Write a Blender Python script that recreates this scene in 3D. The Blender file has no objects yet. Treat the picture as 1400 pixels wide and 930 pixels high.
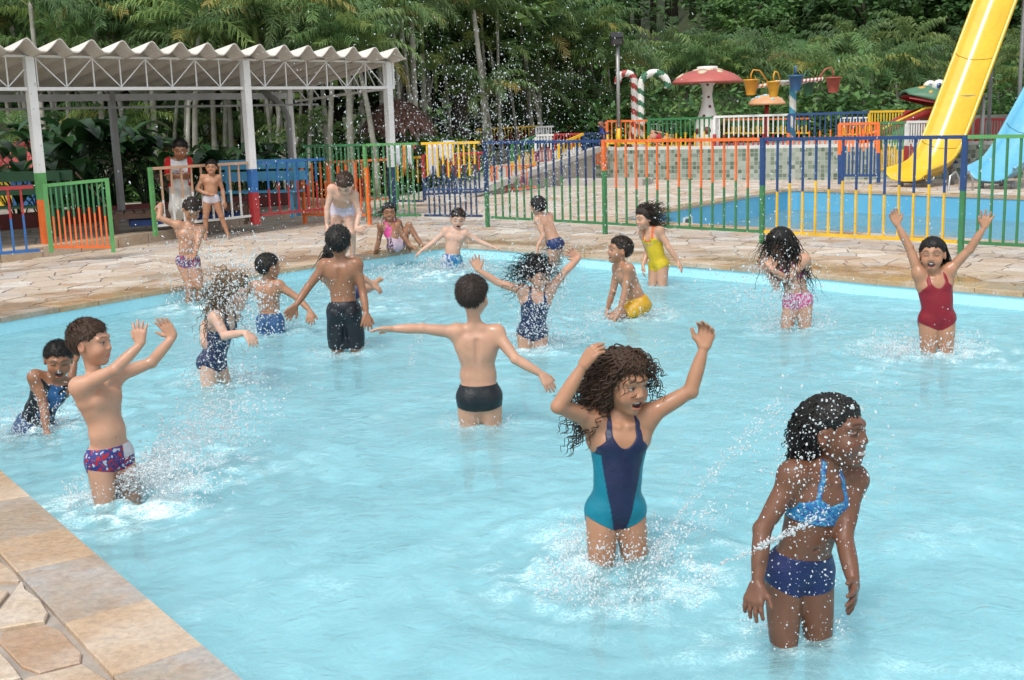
import bpy, bmesh, math, random
import numpy as np
from mathutils import Vector, Matrix, noise as mnoise
from mathutils.geometry import tessellate_polygon
random.seed(7); np.random.seed(7)
scn = bpy.context.scene
col = scn.collection
PI = math.pi
# ------------------------------------------------------------------ camera
FPX, HCAM = 1600.0, 1.65           # focal length in pixels of a 1400 px wide frame; eye height above the deck
TILT, ROLL = math.atan(302/1600.0), 0.031
fw = Vector((0, math.cos(TILT), -math.sin(TILT))); r0 = Vector((1, 0, 0)); u0 = r0.cross(fw)
rt = math.cos(ROLL)*r0 - math.sin(ROLL)*u0; up = math.sin(ROLL)*r0 + math.cos(ROLL)*u0
CAM = Vector((0, 0, HCAM))
cd = bpy.data.cameras.new('camera'); cam = bpy.data.objects.new('camera', cd); col.objects.link(cam)
cd.sensor_width = 36; cd.lens = FPX/1400*36; cd.clip_start = 0.05; cd.clip_end = 2000
M = Matrix((rt, up, -fw)).transposed().to_4x4(); M.translation = CAM
cam.matrix_world = M; scn.camera = cam
# ------------------------------------------------------------------ world, sun, exposure
SUN_EL, SUN_AZ = math.radians(58), math.radians(205)     # azimuth clockwise from +Y
w = bpy.data.worlds.new('World'); scn.world = w; w.use_nodes = True
nt = w.node_tree; nt.nodes.clear()
wo = nt.nodes.new('ShaderNodeOutputWorld'); bg = nt.nodes.new('ShaderNodeBackground')
sky = nt.nodes.new('ShaderNodeTexSky'); sky.sky_type = 'NISHITA'; sky.sun_disc = False
sky.sun_elevation = SUN_EL; sky.sun_rotation = SUN_AZ; sky.dust_density = 2.0; sky.air_density = 1.0; sky.ozone_density = 1.0
hs = nt.nodes.new('ShaderNodeHueSaturation'); hs.inputs['Saturation'].default_value = 0.28
nt.links.new(sky.outputs[0], hs.inputs['Color']); nt.links.new(hs.outputs[0], bg.inputs[0])
bg.inputs[1].default_value = 0.15; nt.links.new(bg.outputs[0], wo.inputs[0])
sl = bpy.data.lights.new('sun', 'SUN'); so = bpy.data.objects.new('sun', sl); col.objects.link(so)
sl.energy = 1.5; sl.angle = math.radians(14); sl.color = (1.0, 0.965, 0.91)
sd = Vector((math.sin(SUN_AZ)*math.cos(SUN_EL), math.cos(SUN_AZ)*math.cos(SUN_EL), math.sin(SUN_EL)))
so.rotation_euler = sd.to_track_quat('Z', 'Y').to_euler()
scn.view_settings.view_transform = 'Standard'; scn.view_settings.look = 'None'
scn.view_settings.exposure = 0.6; scn.view_settings.gamma = 1.0; scn.view_settings.use_curve_mapping = False
scn.render.engine = 'CYCLES'
scn.cycles.max_bounces = 8; scn.cycles.diffuse_bounces = 3; scn.cycles.glossy_bounces = 3
scn.cycles.transmission_bounces = 6; scn.cycles.transparent_max_bounces = 12
scn.cycles.use_denoising = True
# ------------------------------------------------------------------ placement helpers
def ray(px, py): return fw*FPX + rt*(px-700) + up*(465-py)
def G(px, py, z=0.0):                      # photo pixel -> point on the level z
    d = ray(px, py); return CAM + d*((z-HCAM)/d.z)
def AT(px, py, Y):                         # photo pixel -> point at distance Y
    d = ray(px, py); return CAM + d*(Y/d.y)
def proj(p):
    v = Vector(p)-CAM; z = max(v.dot(fw), 1e-3); return 700+FPX*v.dot(rt)/z, 465-FPX*v.dot(up)/z
# ------------------------------------------------------------------ materials
MATS = {}
class NT:
    def __init__(s, name):
        m = bpy.data.materials.new(name); m.use_nodes = True; s.m = m; s.t = m.node_tree
        s.b = s.t.nodes['Principled BSDF']; s.out = s.t.nodes['Material Output']
    def n(s, kind, **kw):
        x = s.t.nodes.new('ShaderNode'+kind)
        for k, v in kw.items():
            if hasattr(x, k): setattr(x, k, v)
            else: x.inputs[k.replace('_', ' ')].default_value = v
        return x
    def l(s, a, b): s.t.links.new(a, b)
    def ramp(s, fac, stops):
        r = s.n('ValToRGB'); e = r.color_ramp.elements
        while len(e) < len(stops): e.new(0.5)
        for k, (p, c) in enumerate(stops):
            e[k].position = p; e[k].color = (*c[:3], 1)
        s.l(fac, r.inputs[0]); return r.outputs[0]
    def mix(s, f, a, b, mode='MIX'):
        x = s.n('MixRGB', blend_type=mode)
        for sk, v in ((0, f), (1, a), (2, b)):
            if isinstance(v, (int, float)): x.inputs[sk].default_value = v
            elif isinstance(v, tuple): x.inputs[sk].default_value = (*v[:3], 1)
            else: s.l(v, x.inputs[sk])
        return x.outputs[0]
    def math(s, op, a, b=0.0):
        x = s.n('Math', operation=op)
        for k, v in ((0, a), (1, b)):
            if isinstance(v, (int, float)): x.inputs[k].default_value = v
            else: s.l(v, x.inputs[k])
        return x.outputs[0]
    def noise(s, scale, detail=4, rough=0.55, dist=0.0, vec=None):
        x = s.n('TexNoise'); x.inputs['Scale'].default_value = scale; x.inputs['Detail'].default_value = detail
        x.inputs['Roughness'].default_value = rough; x.inputs['Distortion'].default_value = dist
        if vec is None:
            g = s.n('NewGeometry'); vec = g.outputs['Position']
        s.l(vec, x.inputs['Vector']); return x.outputs['Fac']
    def bump(s, h, strength, dist=0.01):
        x = s.n('Bump'); x.inputs['Strength'].default_value = strength; x.inputs['Distance'].default_value = dist
        s.l(h, x.inputs['Height']); s.l(x.outputs[0], s.b.inputs['Normal'])
def paint(name, c, rough=0.45, wear=0.25, wearcol=None, scale=6.0, bump=0.15, spec=0.5, metal=0.0):
    """painted or plain surface with soft colour variation and light wear"""
    if name in MATS: return MATS[name]
    a = NT(name); n1 = a.noise(scale, 5); n2 = a.noise(scale*9, 3)
    dark = tuple(x*(1-wear) for x in c); lite = tuple(min(1, x*(1+wear*0.5)+0.01*wear) for x in c)
    colr = a.ramp(n1, [(0.3, dark), (0.62, c), (0.8, lite)])
    if wearcol:
        f = a.ramp(n2, [(0.66, (0, 0, 0)), (0.72, (1, 1, 1))]); colr = a.mix(f, colr, wearcol)
    a.l(colr, a.b.inputs['Base Color']); a.b.inputs['Roughness'].default_value = rough
    a.b.inputs['Specular IOR Level'].default_value = spec; a.b.inputs['Metallic'].default_value = metal
    if bump: a.bump(n2, bump, 0.004)
    MATS[name] = a.m; return a.m
RUST = (0.12, 0.06, 0.035)
COL = dict(orange=(0.78, 0.16, 0.03), green=(0.045, 0.20, 0.075), lgreen=(0.10, 0.32, 0.10), blue=(0.016, 0.06, 0.19), sky=(0.03, 0.15, 0.42),
           yellow=(0.78, 0.47, 0.02), white=(0.72, 0.72, 0.70), red=(0.42, 0.035, 0.04), tan=(0.55, 0.34, 0.22), grey=(0.36, 0.36, 0.36),
           navy=(0.018, 0.045, 0.12))
def rail(c): return paint('rail_paint_'+c, COL[c], 0.42, 0.2, RUST if c != 'tan' else None, 5.0, 0.2)
# ------------------------------------------------------------------ objects
def link(o, parent=None):
    col.objects.link(o)
    if parent is not None: o.parent = parent
    return o
def tag(o, label=None, cat=None, group=None, kind=None):
    if label: o['label'] = label
    if cat: o['category'] = cat
    if group: o['group'] = group
    if kind: o['kind'] = kind
    return o
def thing(name, loc, label, cat, group=None, rz=0.0):
    o = bpy.data.objects.new(name, None); o.empty_display_size = 0.2
    o.location = loc; o.rotation_euler = (0, 0, rz); link(o); return tag(o, label, cat, group)
class MB:
    """collects shapes; build() links them as ONE mesh object"""
    def __init__(s): s.v = []; s.f = []; s.m = []; s.cur = 0; s.sm = []
    def add(s, vs, fs, smooth=False):
        k = len(s.v); s.v += [tuple(p) for p in vs]
        for f in fs: s.f.append([k+i for i in f]); s.m.append(s.cur); s.sm.append(smooth)
        return s
    def box(s, a, b, R=None, T=None):
        x0, y0, z0 = a; x1, y1, z1 = b
        vs = [Vector(p) for p in ((x0,y0,z0),(x1,y0,z0),(x1,y1,z0),(x0,y1,z0),(x0,y0,z1),(x1,y0,z1),(x1,y1,z1),(x0,y1,z1))]
        if R is not None: vs = [R @ p for p in vs]
        if T is not None: vs = [p+Vector(T) for p in vs]
        return s.add(vs, [(3,2,1,0),(4,5,6,7),(0,1,5,4),(1,2,6,5),(2,3,7,6),(3,0,4,7)])
    def bar(s, a, b, w, h=None, upv=(0, 0, 1)):
        a = Vector(a); b = Vector(b); h = h or w; d = (b-a).normalized(); u = Vector(upv)
        if abs(d.dot(u)) > 0.98: u = Vector((0, 1, 0))
        x = d.cross(u).normalized(); u = x.cross(d).normalized()
        q = [x*w/2+u*h/2, x*-w/2+u*h/2, x*-w/2-u*h/2, x*w/2-u*h/2]
        return s.add([a+p for p in q]+[b+p for p in q], [(0,1,2,3),(7,6,5,4),(4,5,1,0),(5,6,2,1),(6,7,3,2),(7,4,0,3)])
    def tube(s, pts, rad, n=8, cap=True, smooth=True):
        pts = [Vector(p) for p in pts]; k = len(pts)
        if isinstance(rad, (int, float)): rad = [rad]*k
        vs = []; t0 = (pts[1]-pts[0]).normalized(); ref = Vector((0, 0, 1)) if abs(t0.z) < 0.9 else Vector((1, 0, 0))
        x = t0.cross(ref).normalized()
        for i, p in enumerate(pts):
            t = (pts[min(i+1, k-1)]-pts[max(i-1, 0)]).normalized()
            x = (x - t*x.dot(t)).normalized(); y = t.cross(x)
            for j in range(n):
                a = 2*PI*j/n; vs.append(p+(x*math.cos(a)+y*math.sin(a))*rad[i])
        fs = [(i*n+j, i*n+(j+1) % n, (i+1)*n+(j+1) % n, (i+1)*n+j) for i in range(k-1) for j in range(n)]
        b0 = len(s.f); s.add(vs, fs, smooth)
        if cap:
            o = len(s.v)-len(vs)
            s.f.append([o+j for j in range(n)][::-1]); s.m.append(s.cur); s.sm.append(False)
            s.f.append([o+(k-1)*n+j for j in range(n)]); s.m.append(s.cur); s.sm.append(False)
        return s
    def lathe(s, prof, n=24, T=(0, 0, 0), R=None):
        T = Vector(T); vs = []
        for r, z in prof:
            for j in range(n):
                a = 2*PI*j/n; p = Vector((r*math.cos(a), r*math.sin(a), z)); vs.append((R @ p if R is not None else p)+T)
        fs = [(i*n+j, i*n+(j+1) % n, (i+1)*n+(j+1) % n, (i+1)*n+j) for i in range(len(prof)-1) for j in range(n)]
        return s.add(vs, fs, True)
    def prism(s, poly, z0, z1, T=(0, 0, 0), chamfer=0.0):
        k = len(poly); c = sum((Vector((p[0], p[1])) for p in poly), Vector((0, 0)))/k; T = Vector(T)
        vs = [Vector((p[0], p[1], z0))+T for p in poly]
        if chamfer:
            vs += [Vector((p[0], p[1], z1-chamfer))+T for p in poly]
            for p in poly:
                d = c-Vector((p[0], p[1])); d = d.normalized()*min(chamfer*1.4, d.length*0.4) if d.length else d
                vs.append(Vector((p[0]+d.x, p[1]+d.y, z1))+T)
        else: vs += [Vector((p[0], p[1], z1))+T for p in poly]
        L = len(vs)//k; fs = [tuple(range((L-1)*k, L*k))]
        for q in range(L-1): fs += [(q*k+j, q*k+(j+1) % k, (q+1)*k+(j+1) % k, (q+1)*k+j) for j in range(k)]
        return s.add(vs, fs)
    def mesh(s, name, mats):
        me = bpy.data.meshes.new(name); me.from_pydata(s.v, [], s.f)
        for m in (mats if isinstance(mats, (list, tuple)) else [mats]): me.materials.append(m)
        me.polygons.foreach_set('material_index', s.m); me.polygons.foreach_set('use_smooth', s.sm)
        me.update(); return me
    def build(s, name, mats, parent=None):
        return link(bpy.data.objects.new(name, s.mesh(name, mats)), parent)
def inst(name, me, parent=None, loc=(0, 0, 0), rz=0.0, sc=None):
    o = bpy.data.objects.new(name, me); o.location = loc; o.rotation_euler = (0, 0, rz)
    if sc is not None: o.scale = (sc, sc, sc) if isinstance(sc, (int, float)) else sc
    return link(o, parent)
def lerp(a, b, t): return a+(b-a)*t
# ================================================================== the pool, the deck, the ground
POOL_Z, WATER_Z = -0.66, -0.15
far = [(-700, 560), (0, 437), (250, 393), (380, 371), (496, 353), (560, 343.5), (600, 338), (618, 336.6), (640, 337), (678, 339), (740, 344), (800, 350), (1000, 366), (1200, 385), (1400, 402)]
F3 = [G(*p) for p in far]
d_r = (F3[-1]-F3[-4]).normalized(); far_r = F3[-1]+d_r*4.5
near = [G(0, 652), G(315, 930)]
dn = (near[1]-near[0]).normalized()
# left corner: the near edge meets the left edge outside the frame
A, B = F3[1], (F3[2]-F3[1]).normalized()
def meet(p, d, q, e):
    den = d.x*e.y-d.y*e.x; t = ((q.x-p.x)*e.y-(q.y-p.y)*e.x)/den; return p+d*t
left_c = meet(A, B, near[0], dn)
if (left_c-A).length > 12: left_c = A-B*6
near_r = near[1]+dn*4.0
pool = [left_c]+F3[1:]+[far_r, Vector((near_r.x+6.5, near_r.y+0.2, 0)), near_r]
pool = [Vector((p.x, p.y, 0)) for p in pool]
def area2(P): return sum(P[i].x*P[(i+1) % len(P)].y-P[(i+1) % len(P)].x*P[i].y for i in range(len(P)))
if area2(pool) < 0: pool.reverse()            # counter-clockwise
def inset(P, d):
    out = []; n = len(P)
    for i in range(n):
        a, b, c = P[i-1], P[i], P[(i+1) % n]
        e1 = (b-a).normalized(); e2 = (c-b).normalized(); n1 = Vector((-e1.y, e1.x, 0)); n2 = Vector((-e2.y, e2.x, 0))
        m = (n1+n2); m = m/max(m.length_squared/2, 0.3); out.append(b+m*d)
    return out
def inside(p, P):
    c = False; n = len(P); x, y = p[0], p[1]
    for i in range(n):
        a, b = P[i], P[i-1]
        if (a.y > y) != (b.y > y) and x < (b.x-a.x)*(y-a.y)/(b.y-a.y)+a.x: c = not c
    return c
def edge_dist(p, P):
    best = 1e9; p = Vector((p[0], p[1], 0))
    for i in range(len(P)):
        a, b = P[i-1], P[i]; ab = b-a; t = max(0, min(1, (p-a).dot(ab)/max(ab.length_squared, 1e-9)))
        best = min(best, (a+ab*t-p).length)
    return best
p2 = [G(838, 301.5), G(1076, 260), G(1090, 259.5), G(1400, 271)]
e_far = (p2[3]-p2[2]).normalized(); e_near = (F3[-1]-F3[-4]).normalized()
pool2 = [p2[0], p2[0]+e_near*13.0, p2[3]+e_far*3.0, p2[2], p2[1]]
pool2 = [Vector((p.x, p.y, 0)) for p in pool2]
if area2(pool2) < 0: pool2.reverse()
def sheet(name, outer, holes, z, mat, kind='structure'):
    loops = [[Vector((p[0], p[1], 0)) for p in L] for L in [outer]+holes]
    tris = tessellate_polygon(loops); pts = [p for L in loops for p in L]
    me = bpy.data.meshes.new(name); me.from_pydata([(p.x, p.y, z) for p in pts], [], [tuple(t) for t in tris])
    bm = bmesh.new(); bm.from_mesh(me); bmesh.ops.recalc_face_normals(bm, faces=bm.faces)
    if sum(f.normal.z for f in bm.faces) < 0: bmesh.ops.reverse_faces(bm, faces=bm.faces)
    bm.to_mesh(me); bm.free(); me.materials.append(mat)
    return tag(link(bpy.data.objects.new(name, me)), kind=kind)
# --- materials
a = NT('lawn'); n1 = a.noise(0.7, 5); n2 = a.noise(40, 3)
c1 = a.ramp(n1, [(0.3, (0.035, 0.075, 0.015)), (0.55, (0.07, 0.14, 0.025)), (0.75, (0.10, 0.12, 0.04))])
a.l(a.mix(0.5, c1, a.ramp(n2, [(0.3, (0.03, 0.05, 0.012)), (0.7, (0.12, 0.2, 0.04))])), a.b.inputs['Base Color'])
a.b.inputs['Roughness'].default_value = 0.9; a.bump(n2, 0.8, 0.03); LAWN = a.m
a = NT('grout'); n1 = a.noise(9, 5); n2 = a.noise(120, 2)
a.l(a.ramp(n1, [(0.3, (0.27, 0.235, 0.20)), (0.7, (0.41, 0.36, 0.31))]), a.b.inputs['Base Color'])
a.b.inputs['Roughness'].default_value = 0.85; a.bump(n2, 0.4, 0.004); GROUT = a.m
def stone_mat(name, stops, wetcol, rough=0.62):
    a = NT(name)
    at = a.n('Attribute'); at.attribute_name = 'rnd'; wt = a.n('Attribute'); wt.attribute_name = 'wet'
    geo = a.n('NewGeometry'); mp = a.n('VectorMath', operation='MULTIPLY_ADD')
    a.l(geo.outputs['Position'], mp.inputs[0]); mp.inputs[1].default_value = (1, 1, 1)
    cmb = a.n('CombineXYZ'); k = a.math('MULTIPLY', at.outputs['Fac'], 37.0); a.l(k, cmb.inputs[0]); a.l(k, cmb.inputs[2]); a.l(cmb.outputs[0], mp.inputs[2])
    band = a.noise(3.2, 5, 0.6, 1.6, mp.outputs[0]); fine = a.noise(38, 5, 0.65, 0.3, mp.outputs[0]); mid = a.noise(9, 4, 0.6, 2.2, mp.outputs[0])
    base = a.ramp(at.outputs['Fac'], stops)
    rust = a.ramp(band, [(0.50, (0, 0, 0)), (0.62, (0.75, 0.75, 0.75)), (0.70, (0.15, 0.15, 0.15))])
    c = a.mix(a.math('MULTIPLY', a.mix(1.0, rust, (0.8, 0.8, 0.8), 'MULTIPLY'), a.ramp(at.outputs['Fac'], [(0.15, (0.2, 0.2, 0.2)), (0.5, (1, 1, 1)), (0.75, (0.1, 0.1, 0.1))])), base, (0.42, 0.24, 0.12)); c = a.mix(a.ramp(mid, [(0.35, (0.55, 0.55, 0.55)), (0.6, (0, 0, 0))]), c, (0.50, 0.43, 0.36))
    c = a.mix(0.35, c, a.ramp(fine, [(0.3, (0.24, 0.20, 0.16)), (0.65, (0.62, 0.56, 0.48))]), 'MULTIPLY') if False else a.mix(0.42, c, a.ramp(fine, [(0.32, (0.42, 0.40, 0.38)), (0.62, (1, 1, 1))]), 'MULTIPLY')
    wet = a.math('MULTIPLY', wt.outputs['Fac'], a.ramp(a.noise(1.3, 4), [(0.38, (0, 0, 0)), (0.56, (1, 1, 1))]))
    c = a.mix(a.math('MULTIPLY', wet, 0.95), c, a.mix(1.0, c, wetcol, 'MULTIPLY')); a.l(c, a.b.inputs['Base Color'])
    r = a.n('MapRange'); r.inputs['To Min'].default_value = rough; r.inputs['To Max'].default_value = 0.12; a.l(wet, r.inputs['Value']); a.l(r.outputs[0], a.b.inputs['Roughness'])
    a.bump(a.math('ADD', a.math('MULTIPLY', mid, 0.7), a.math('MULTIPLY', fine, 0.35)), 0.5, 0.012)
    return a.m
STONE = stone_mat('paving_stone', [(0.0, (0.55, 0.44, 0.34)), (0.25, (0.64, 0.56, 0.46)), (0.45, (0.57, 0.45, 0.34)), (0.6, (0.52, 0.51, 0.49)), (0.8, (0.50, 0.32, 0.19)), (0.85, (0.70, 0.66, 0.60)), (1.0, (0.66, 0.60, 0.52))], (0.80, 0.62, 0.42))
COPE = stone_mat('coping_stone', [(0.0, (0.58, 0.46, 0.34)), (0.25, (0.56, 0.46, 0.36)), (0.3, (0.40, 0.39, 0.375)), (0.42, (0.42, 0.41, 0.39)), (0.47, (0.60, 0.49, 0.37)), (0.7, (0.56, 0.43, 0.29)), (1.0, (0.62, 0.53, 0.43))], (0.86, 0.70, 0.50))
a = NT('pool_paint'); n1 = a.noise(0.8, 4); n2 = a.noise(30, 3)
a.l(a.mix(0.15, a.ramp(n1, [(0.3, (0.40, 0.77, 0.85)), (0.7, (0.47, 0.82, 0.89))]), a.ramp(n2, [(0.3, (0.1, 0.35, 0.48)), (0.7, (0.5, 0.85, 0.92))])), a.b.inputs['Base Color'])
a.b.inputs['Roughness'].default_value = 0.4; POOLP = a.m
# --- ground and deck
GR = [Vector((-400, -200, 0)), Vector((400, -200, 0)), Vector((400, 900, 0)), Vector((-400, 900, 0))]
sheet('ground', GR, [inset(pool, -0.02), inset(pool2, -0.02)], -0.012, LAWN)
deck_outer = [Vector((-9, -3, 0)), Vector((14, -3, 0)), Vector((16, 12, 0)), Vector((15, 24, 0)), Vector((10, 29.5, 0)), Vector((2, 33, 0)), Vector((-2.5, 30, 0)), Vector((-3.0, 22.5, 0)), Vector((-8.5, 17.5, 0)), Vector((-10, 10, 0))]
deck = sheet('pool_deck', deck_outer, [inset(pool, -0.01), inset(pool2, -0.01)], 0.0, GROUT)
def basin(name, P, zb, mat, top=-0.004):
    k = len(P); mb = MB(); mb.add([(p.x, p.y, zb) for p in P], [])
    tris = tessellate_polygon([[Vector((p.x, p.y, 0)) for p in P]])
    mb.add([(p.x, p.y, zb) for p in P], [tuple(t) for t in tris]); mb.add([(p.x, p.y, zb) for p in P]+[(p.x, p.y, top) for p in P], [(j, (j+1) % k, k+(j+1) % k, k+j) for j in range(k)])
    o = mb.build(name, mat); bm = bmesh.new(); bm.from_mesh(o.data); bmesh.ops.remove_doubles(bm, verts=bm.verts, dist=1e-4); bmesh.ops.recalc_face_normals(bm, faces=bm.faces); bmesh.ops.reverse_faces(bm, faces=bm.faces); bm.to_mesh(o.data); bm.free()
    return tag(o, kind='structure')
basin('pool_basin', pool, POOL_Z, POOLP)
a = NT('blue_pool_paint'); n1 = a.noise(0.6, 4)
a.l(a.ramp(n1, [(0.3, (0.10, 0.36, 0.55)), (0.7, (0.15, 0.44, 0.62))]), a.b.inputs['Base Color']); a.b.inputs['Roughness'].default_value = 0.4
basin('slide_pool_basin', pool2, -1.25, a.m)
# --- stones
def set_attr(me, name, vals):
    at = me.attributes.new(name, 'FLOAT', 'FACE'); at.data.foreach_set('value', vals)
def wetness(p):
    d = edge_dist(p, pool); return max(0.0, min(1.0, 1.35-d/1.3)) if not inside(p, pool) else 1.0
def clip(poly, p, n):
    out = []; k = len(poly)
    for i in range(k):
        a, b = poly[i], poly[(i+1) % k]; da = (a-p).dot(n); db = (b-p).dot(n)
        if da <= 0: out.append(a)
        if (da < 0 < db) or (db < 0 < da): out.append(a+(b-a)*(da/(da-db)))
    return out
def voronoi(seeds, gap, rng):
    cell = {}; S = 0.7
    for i, s in enumerate(seeds): cell.setdefault((int(s.x//S), int(s.y//S)), []).append(i)
    res = []
    for i, s in enumerate(seeds):
        poly = [s+Vector(q) for q in ((-.6, -.6), (.6, -.6), (.6, .6), (-.6, .6))]; cx, cy = int(s.x//S), int(s.y//S)
        for dx in (-2, -1, 0, 1, 2):
            for dy in (-2, -1, 0, 1, 2):
                for j in cell.get((cx+dx, cy+dy), ()):
                    if j == i: continue
                    d = seeds[j]-s; L = d.length
                    if L > 1.4: continue
                    poly = clip(poly, s+d*(0.5-gap/L), d/L)
                    if len(poly) < 3: break
        res.append(poly)
    return res
def rough_poly(poly, rng, jit=0.012, rnd=0.18):
    """rounded corners and slightly uneven broken edges"""
    out = []; k = len(poly)
    for i in range(k):
        a, b = poly[i], poly[(i+1) % k]
        L = (b-a).length; n = Vector((b.y-a.y, a.x-b.x))/max(L, 1e-6)
        for t in (rnd, 0.5, 1-rnd):
            if L < 0.1 and t == 0.5: continue
            out.append(a+(b-a)*t+n*rng.uniform(-jit, jit*0.4))
    return out
rng = random.Random(11)
def deck_ok(p, marg):
    return inside(p, deck_outer) and not inside(p, pool) and not inside(p, pool2) and edge_dist(p, pool) > marg and edge_dist(p, pool2) > 0.36
COPW = 0.28
seeds = []
ST = 0.31
y = 2.0
while y < 32:
    st = ST if y > 7 else 0.34
    x = -9
    while x < 13:
        p = Vector((x+rng.uniform(-.17, .17), y+rng.uniform(-.15, .15)))
        qx, qy = proj((p.x, p.y, 0))
        if -120 < qx < 1520 and -50 < qy < 1050 and deck_ok(p, 0.2): seeds.append(p)
        x += st*1.12
    y += st*0.9
cells = voronoi(seeds, 0.0095, rng)
cop_in = inset(pool, -COPW-0.012); cop2_in = inset(pool2, -0.33)
def clip_out(poly, c, P, marg):
    # clip a stone by the nearest edges of polygon P moved outwards by marg
    for i in range(len(P)):
        a, b = P[i-1], P[i]; e = (b-a).normalized(); n = Vector((-e.y, e.x))     # inward for a ccw polygon
        q = Vector((a.x, a.y)); t = (c-q).dot(Vector((e.x, e.y)))
        if -0.4 < t < (b-a).length+0.4 and abs((c-q).dot(n)) < 1.1:
            poly = clip(poly, q-n*marg, n)
            if len(poly) < 3: return poly
    return poly
stones = []
for s, poly in zip(seeds, cells):
    if len(poly) < 3: continue
    if edge_dist(s, pool) < 1.2: poly = clip_out(poly, s, pool, COPW+0.012)
    if len(poly) >= 3 and edge_dist(s, pool2) < 1.1: poly = clip_out(poly, s, pool2, 0.31)
    if len(poly) < 3: continue
    c = sum(poly, Vector((0, 0)))/len(poly)
    ar = abs(sum(poly[i-1].x*poly[i].y-poly[i].x*poly[i-1].y for i in range(len(poly))))/2
    if ar < 0.006: continue
    q = rough_poly(poly, rng) if c.y < 9 else poly
    qx, qy = proj((c.x, c.y, 0)); v = ar/((c.y**2+c.x**2)**1.5)*(1 if -40 < qx < 1440 and -20 < qy < 960 else 0.01)
    stones.append((v, c, q))
stones.sort(key=lambda t: -t[0])
rest = MB(); rr = []; rw = []
for i, (v, c, q) in enumerate(stones):
    h = 0.014+rng.uniform(-.003, .005); rv = rng.random(); wv = wetness(c)
    if i < 300:
        mb = MB().prism([(p.x-c.x, p.y-c.y) for p in q], -0.004, h, chamfer=0.004 if c.y < 9 else 0.0)
        o = mb.build('paving_stone', STONE, deck); o.location = (c.x, c.y, 0)
        set_attr(o.data, 'rnd', [rv]*len(mb.f)); set_attr(o.data, 'wet', [wv]*len(mb.f))
    else:
        k = len(rest.f); rest.prism([(p.x, p.y) for p in q], -0.004, h); rr += [rv]*(len(rest.f)-k); rw += [wv]*(len(rest.f)-k)
o = rest.build('far_paving_stones', STONE, deck); set_attr(o.data, 'rnd', rr); set_attr(o.data, 'wet', rw); tag(o, kind='stuff')
# --- coping slabs along every pool edge, each its own piece
def coping(P, wid, mat, z1, steps, seed, over=0.015):
    rg = random.Random(seed); O = inset(P, -wid); I = inset(P, over); n = len(P)
    for i in range(n):
        a, b, oa, ob = I[i-1], I[i], O[i-1], O[i]; L = (b-a).length
        qa = proj(a); qb = proj(b); m = (a+b)/2
        k = max(1, round(L/steps)); ts = [0]+sorted((j+rg.uniform(-.16, .16))/k for j in range(1, k))+[1]
        for t0, t1 in zip(ts, ts[1:]):
            g = 0.003/L
            c = a.lerp(b, (t0+t1)/2); qx, qy = proj(c)
            if c.y < 1.0 or not(-250 < qx < 1650 and -100 < qy < 1250): continue
            quad = [a.lerp(b, t0+g), a.lerp(b, t1-g), ob*1.0 if False else oa.lerp(ob, t1-g), oa.lerp(ob, t0+g)]
            mb = MB().prism([(p.x-c.x, p.y-c.y) for p in quad][::-1] if area2(quad) < 0 else [(p.x-c.x, p.y-c.y) for p in quad], -0.03, z1+rg.uniform(-.002, .002), chamfer=0.005)
            o = mb.build('coping_slab', mat, deck); o.location = (c.x, c.y, 0)
            set_attr(o.data, 'rnd', [rg.random()]*len(mb.f)); set_attr(o.data, 'wet', [1.0 if mat is COPE else 0.1]*len(mb.f))
coping(pool, COPW, COPE, 0.022, 0.52, 5)
coping(pool2, 0.3, COPE, 0.022, 0.8, 6)
# ================================================================== water
WAVES = []
def wave_height(X, Y, seed, amp, dirs):
    r = np.random.RandomState(seed); Z = np.zeros_like(X)
    for k in range(dirs):
        lam = 10**r.uniform(-0.95, 0.25); th = r.uniform(0, 2*PI); ph = r.uniform(0, 2*PI); A = amp*lam**0.75*r.uniform(0.4, 1)
        u = X*math.cos(th)+Y*math.sin(th)
        u = u + 0.12*lam*np.sin((X*math.sin(th)-Y*math.cos(th))*2*PI/(lam*2.3)+ph*2)*2
        s = np.sin(u*2*PI/lam+ph); Z += A*(1-2*np.abs(s*0.5+0.5)**1.4)
    return Z
def grid_noise(X, Y, scale, seed):
    r = np.random.RandomState(seed); T = r.rand(64, 64); x = X*scale; y = Y*scale; i = np.floor(x).astype(int); j = np.floor(y).astype(int); u = x-i; v = y-j
    u = u*u*(3-2*u); v = v*v*(3-2*v)
    return (T[i % 64, j % 64]*(1-u)*(1-v)+T[(i+1) % 64, j % 64]*u*(1-v)+T[i % 64, (j+1) % 64]*(1-u)*v+T[(i+1) % 64, (j+1) % 64]*u*v)
def fbm(X, Y, scale, seed, octs=4):
    Z = 0; a = 0.5
    for k in range(octs): Z = Z+a*grid_noise(X+3.1*k, Y-1.7*k, scale*2**k, seed+k); a *= 0.5
    return Z
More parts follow.
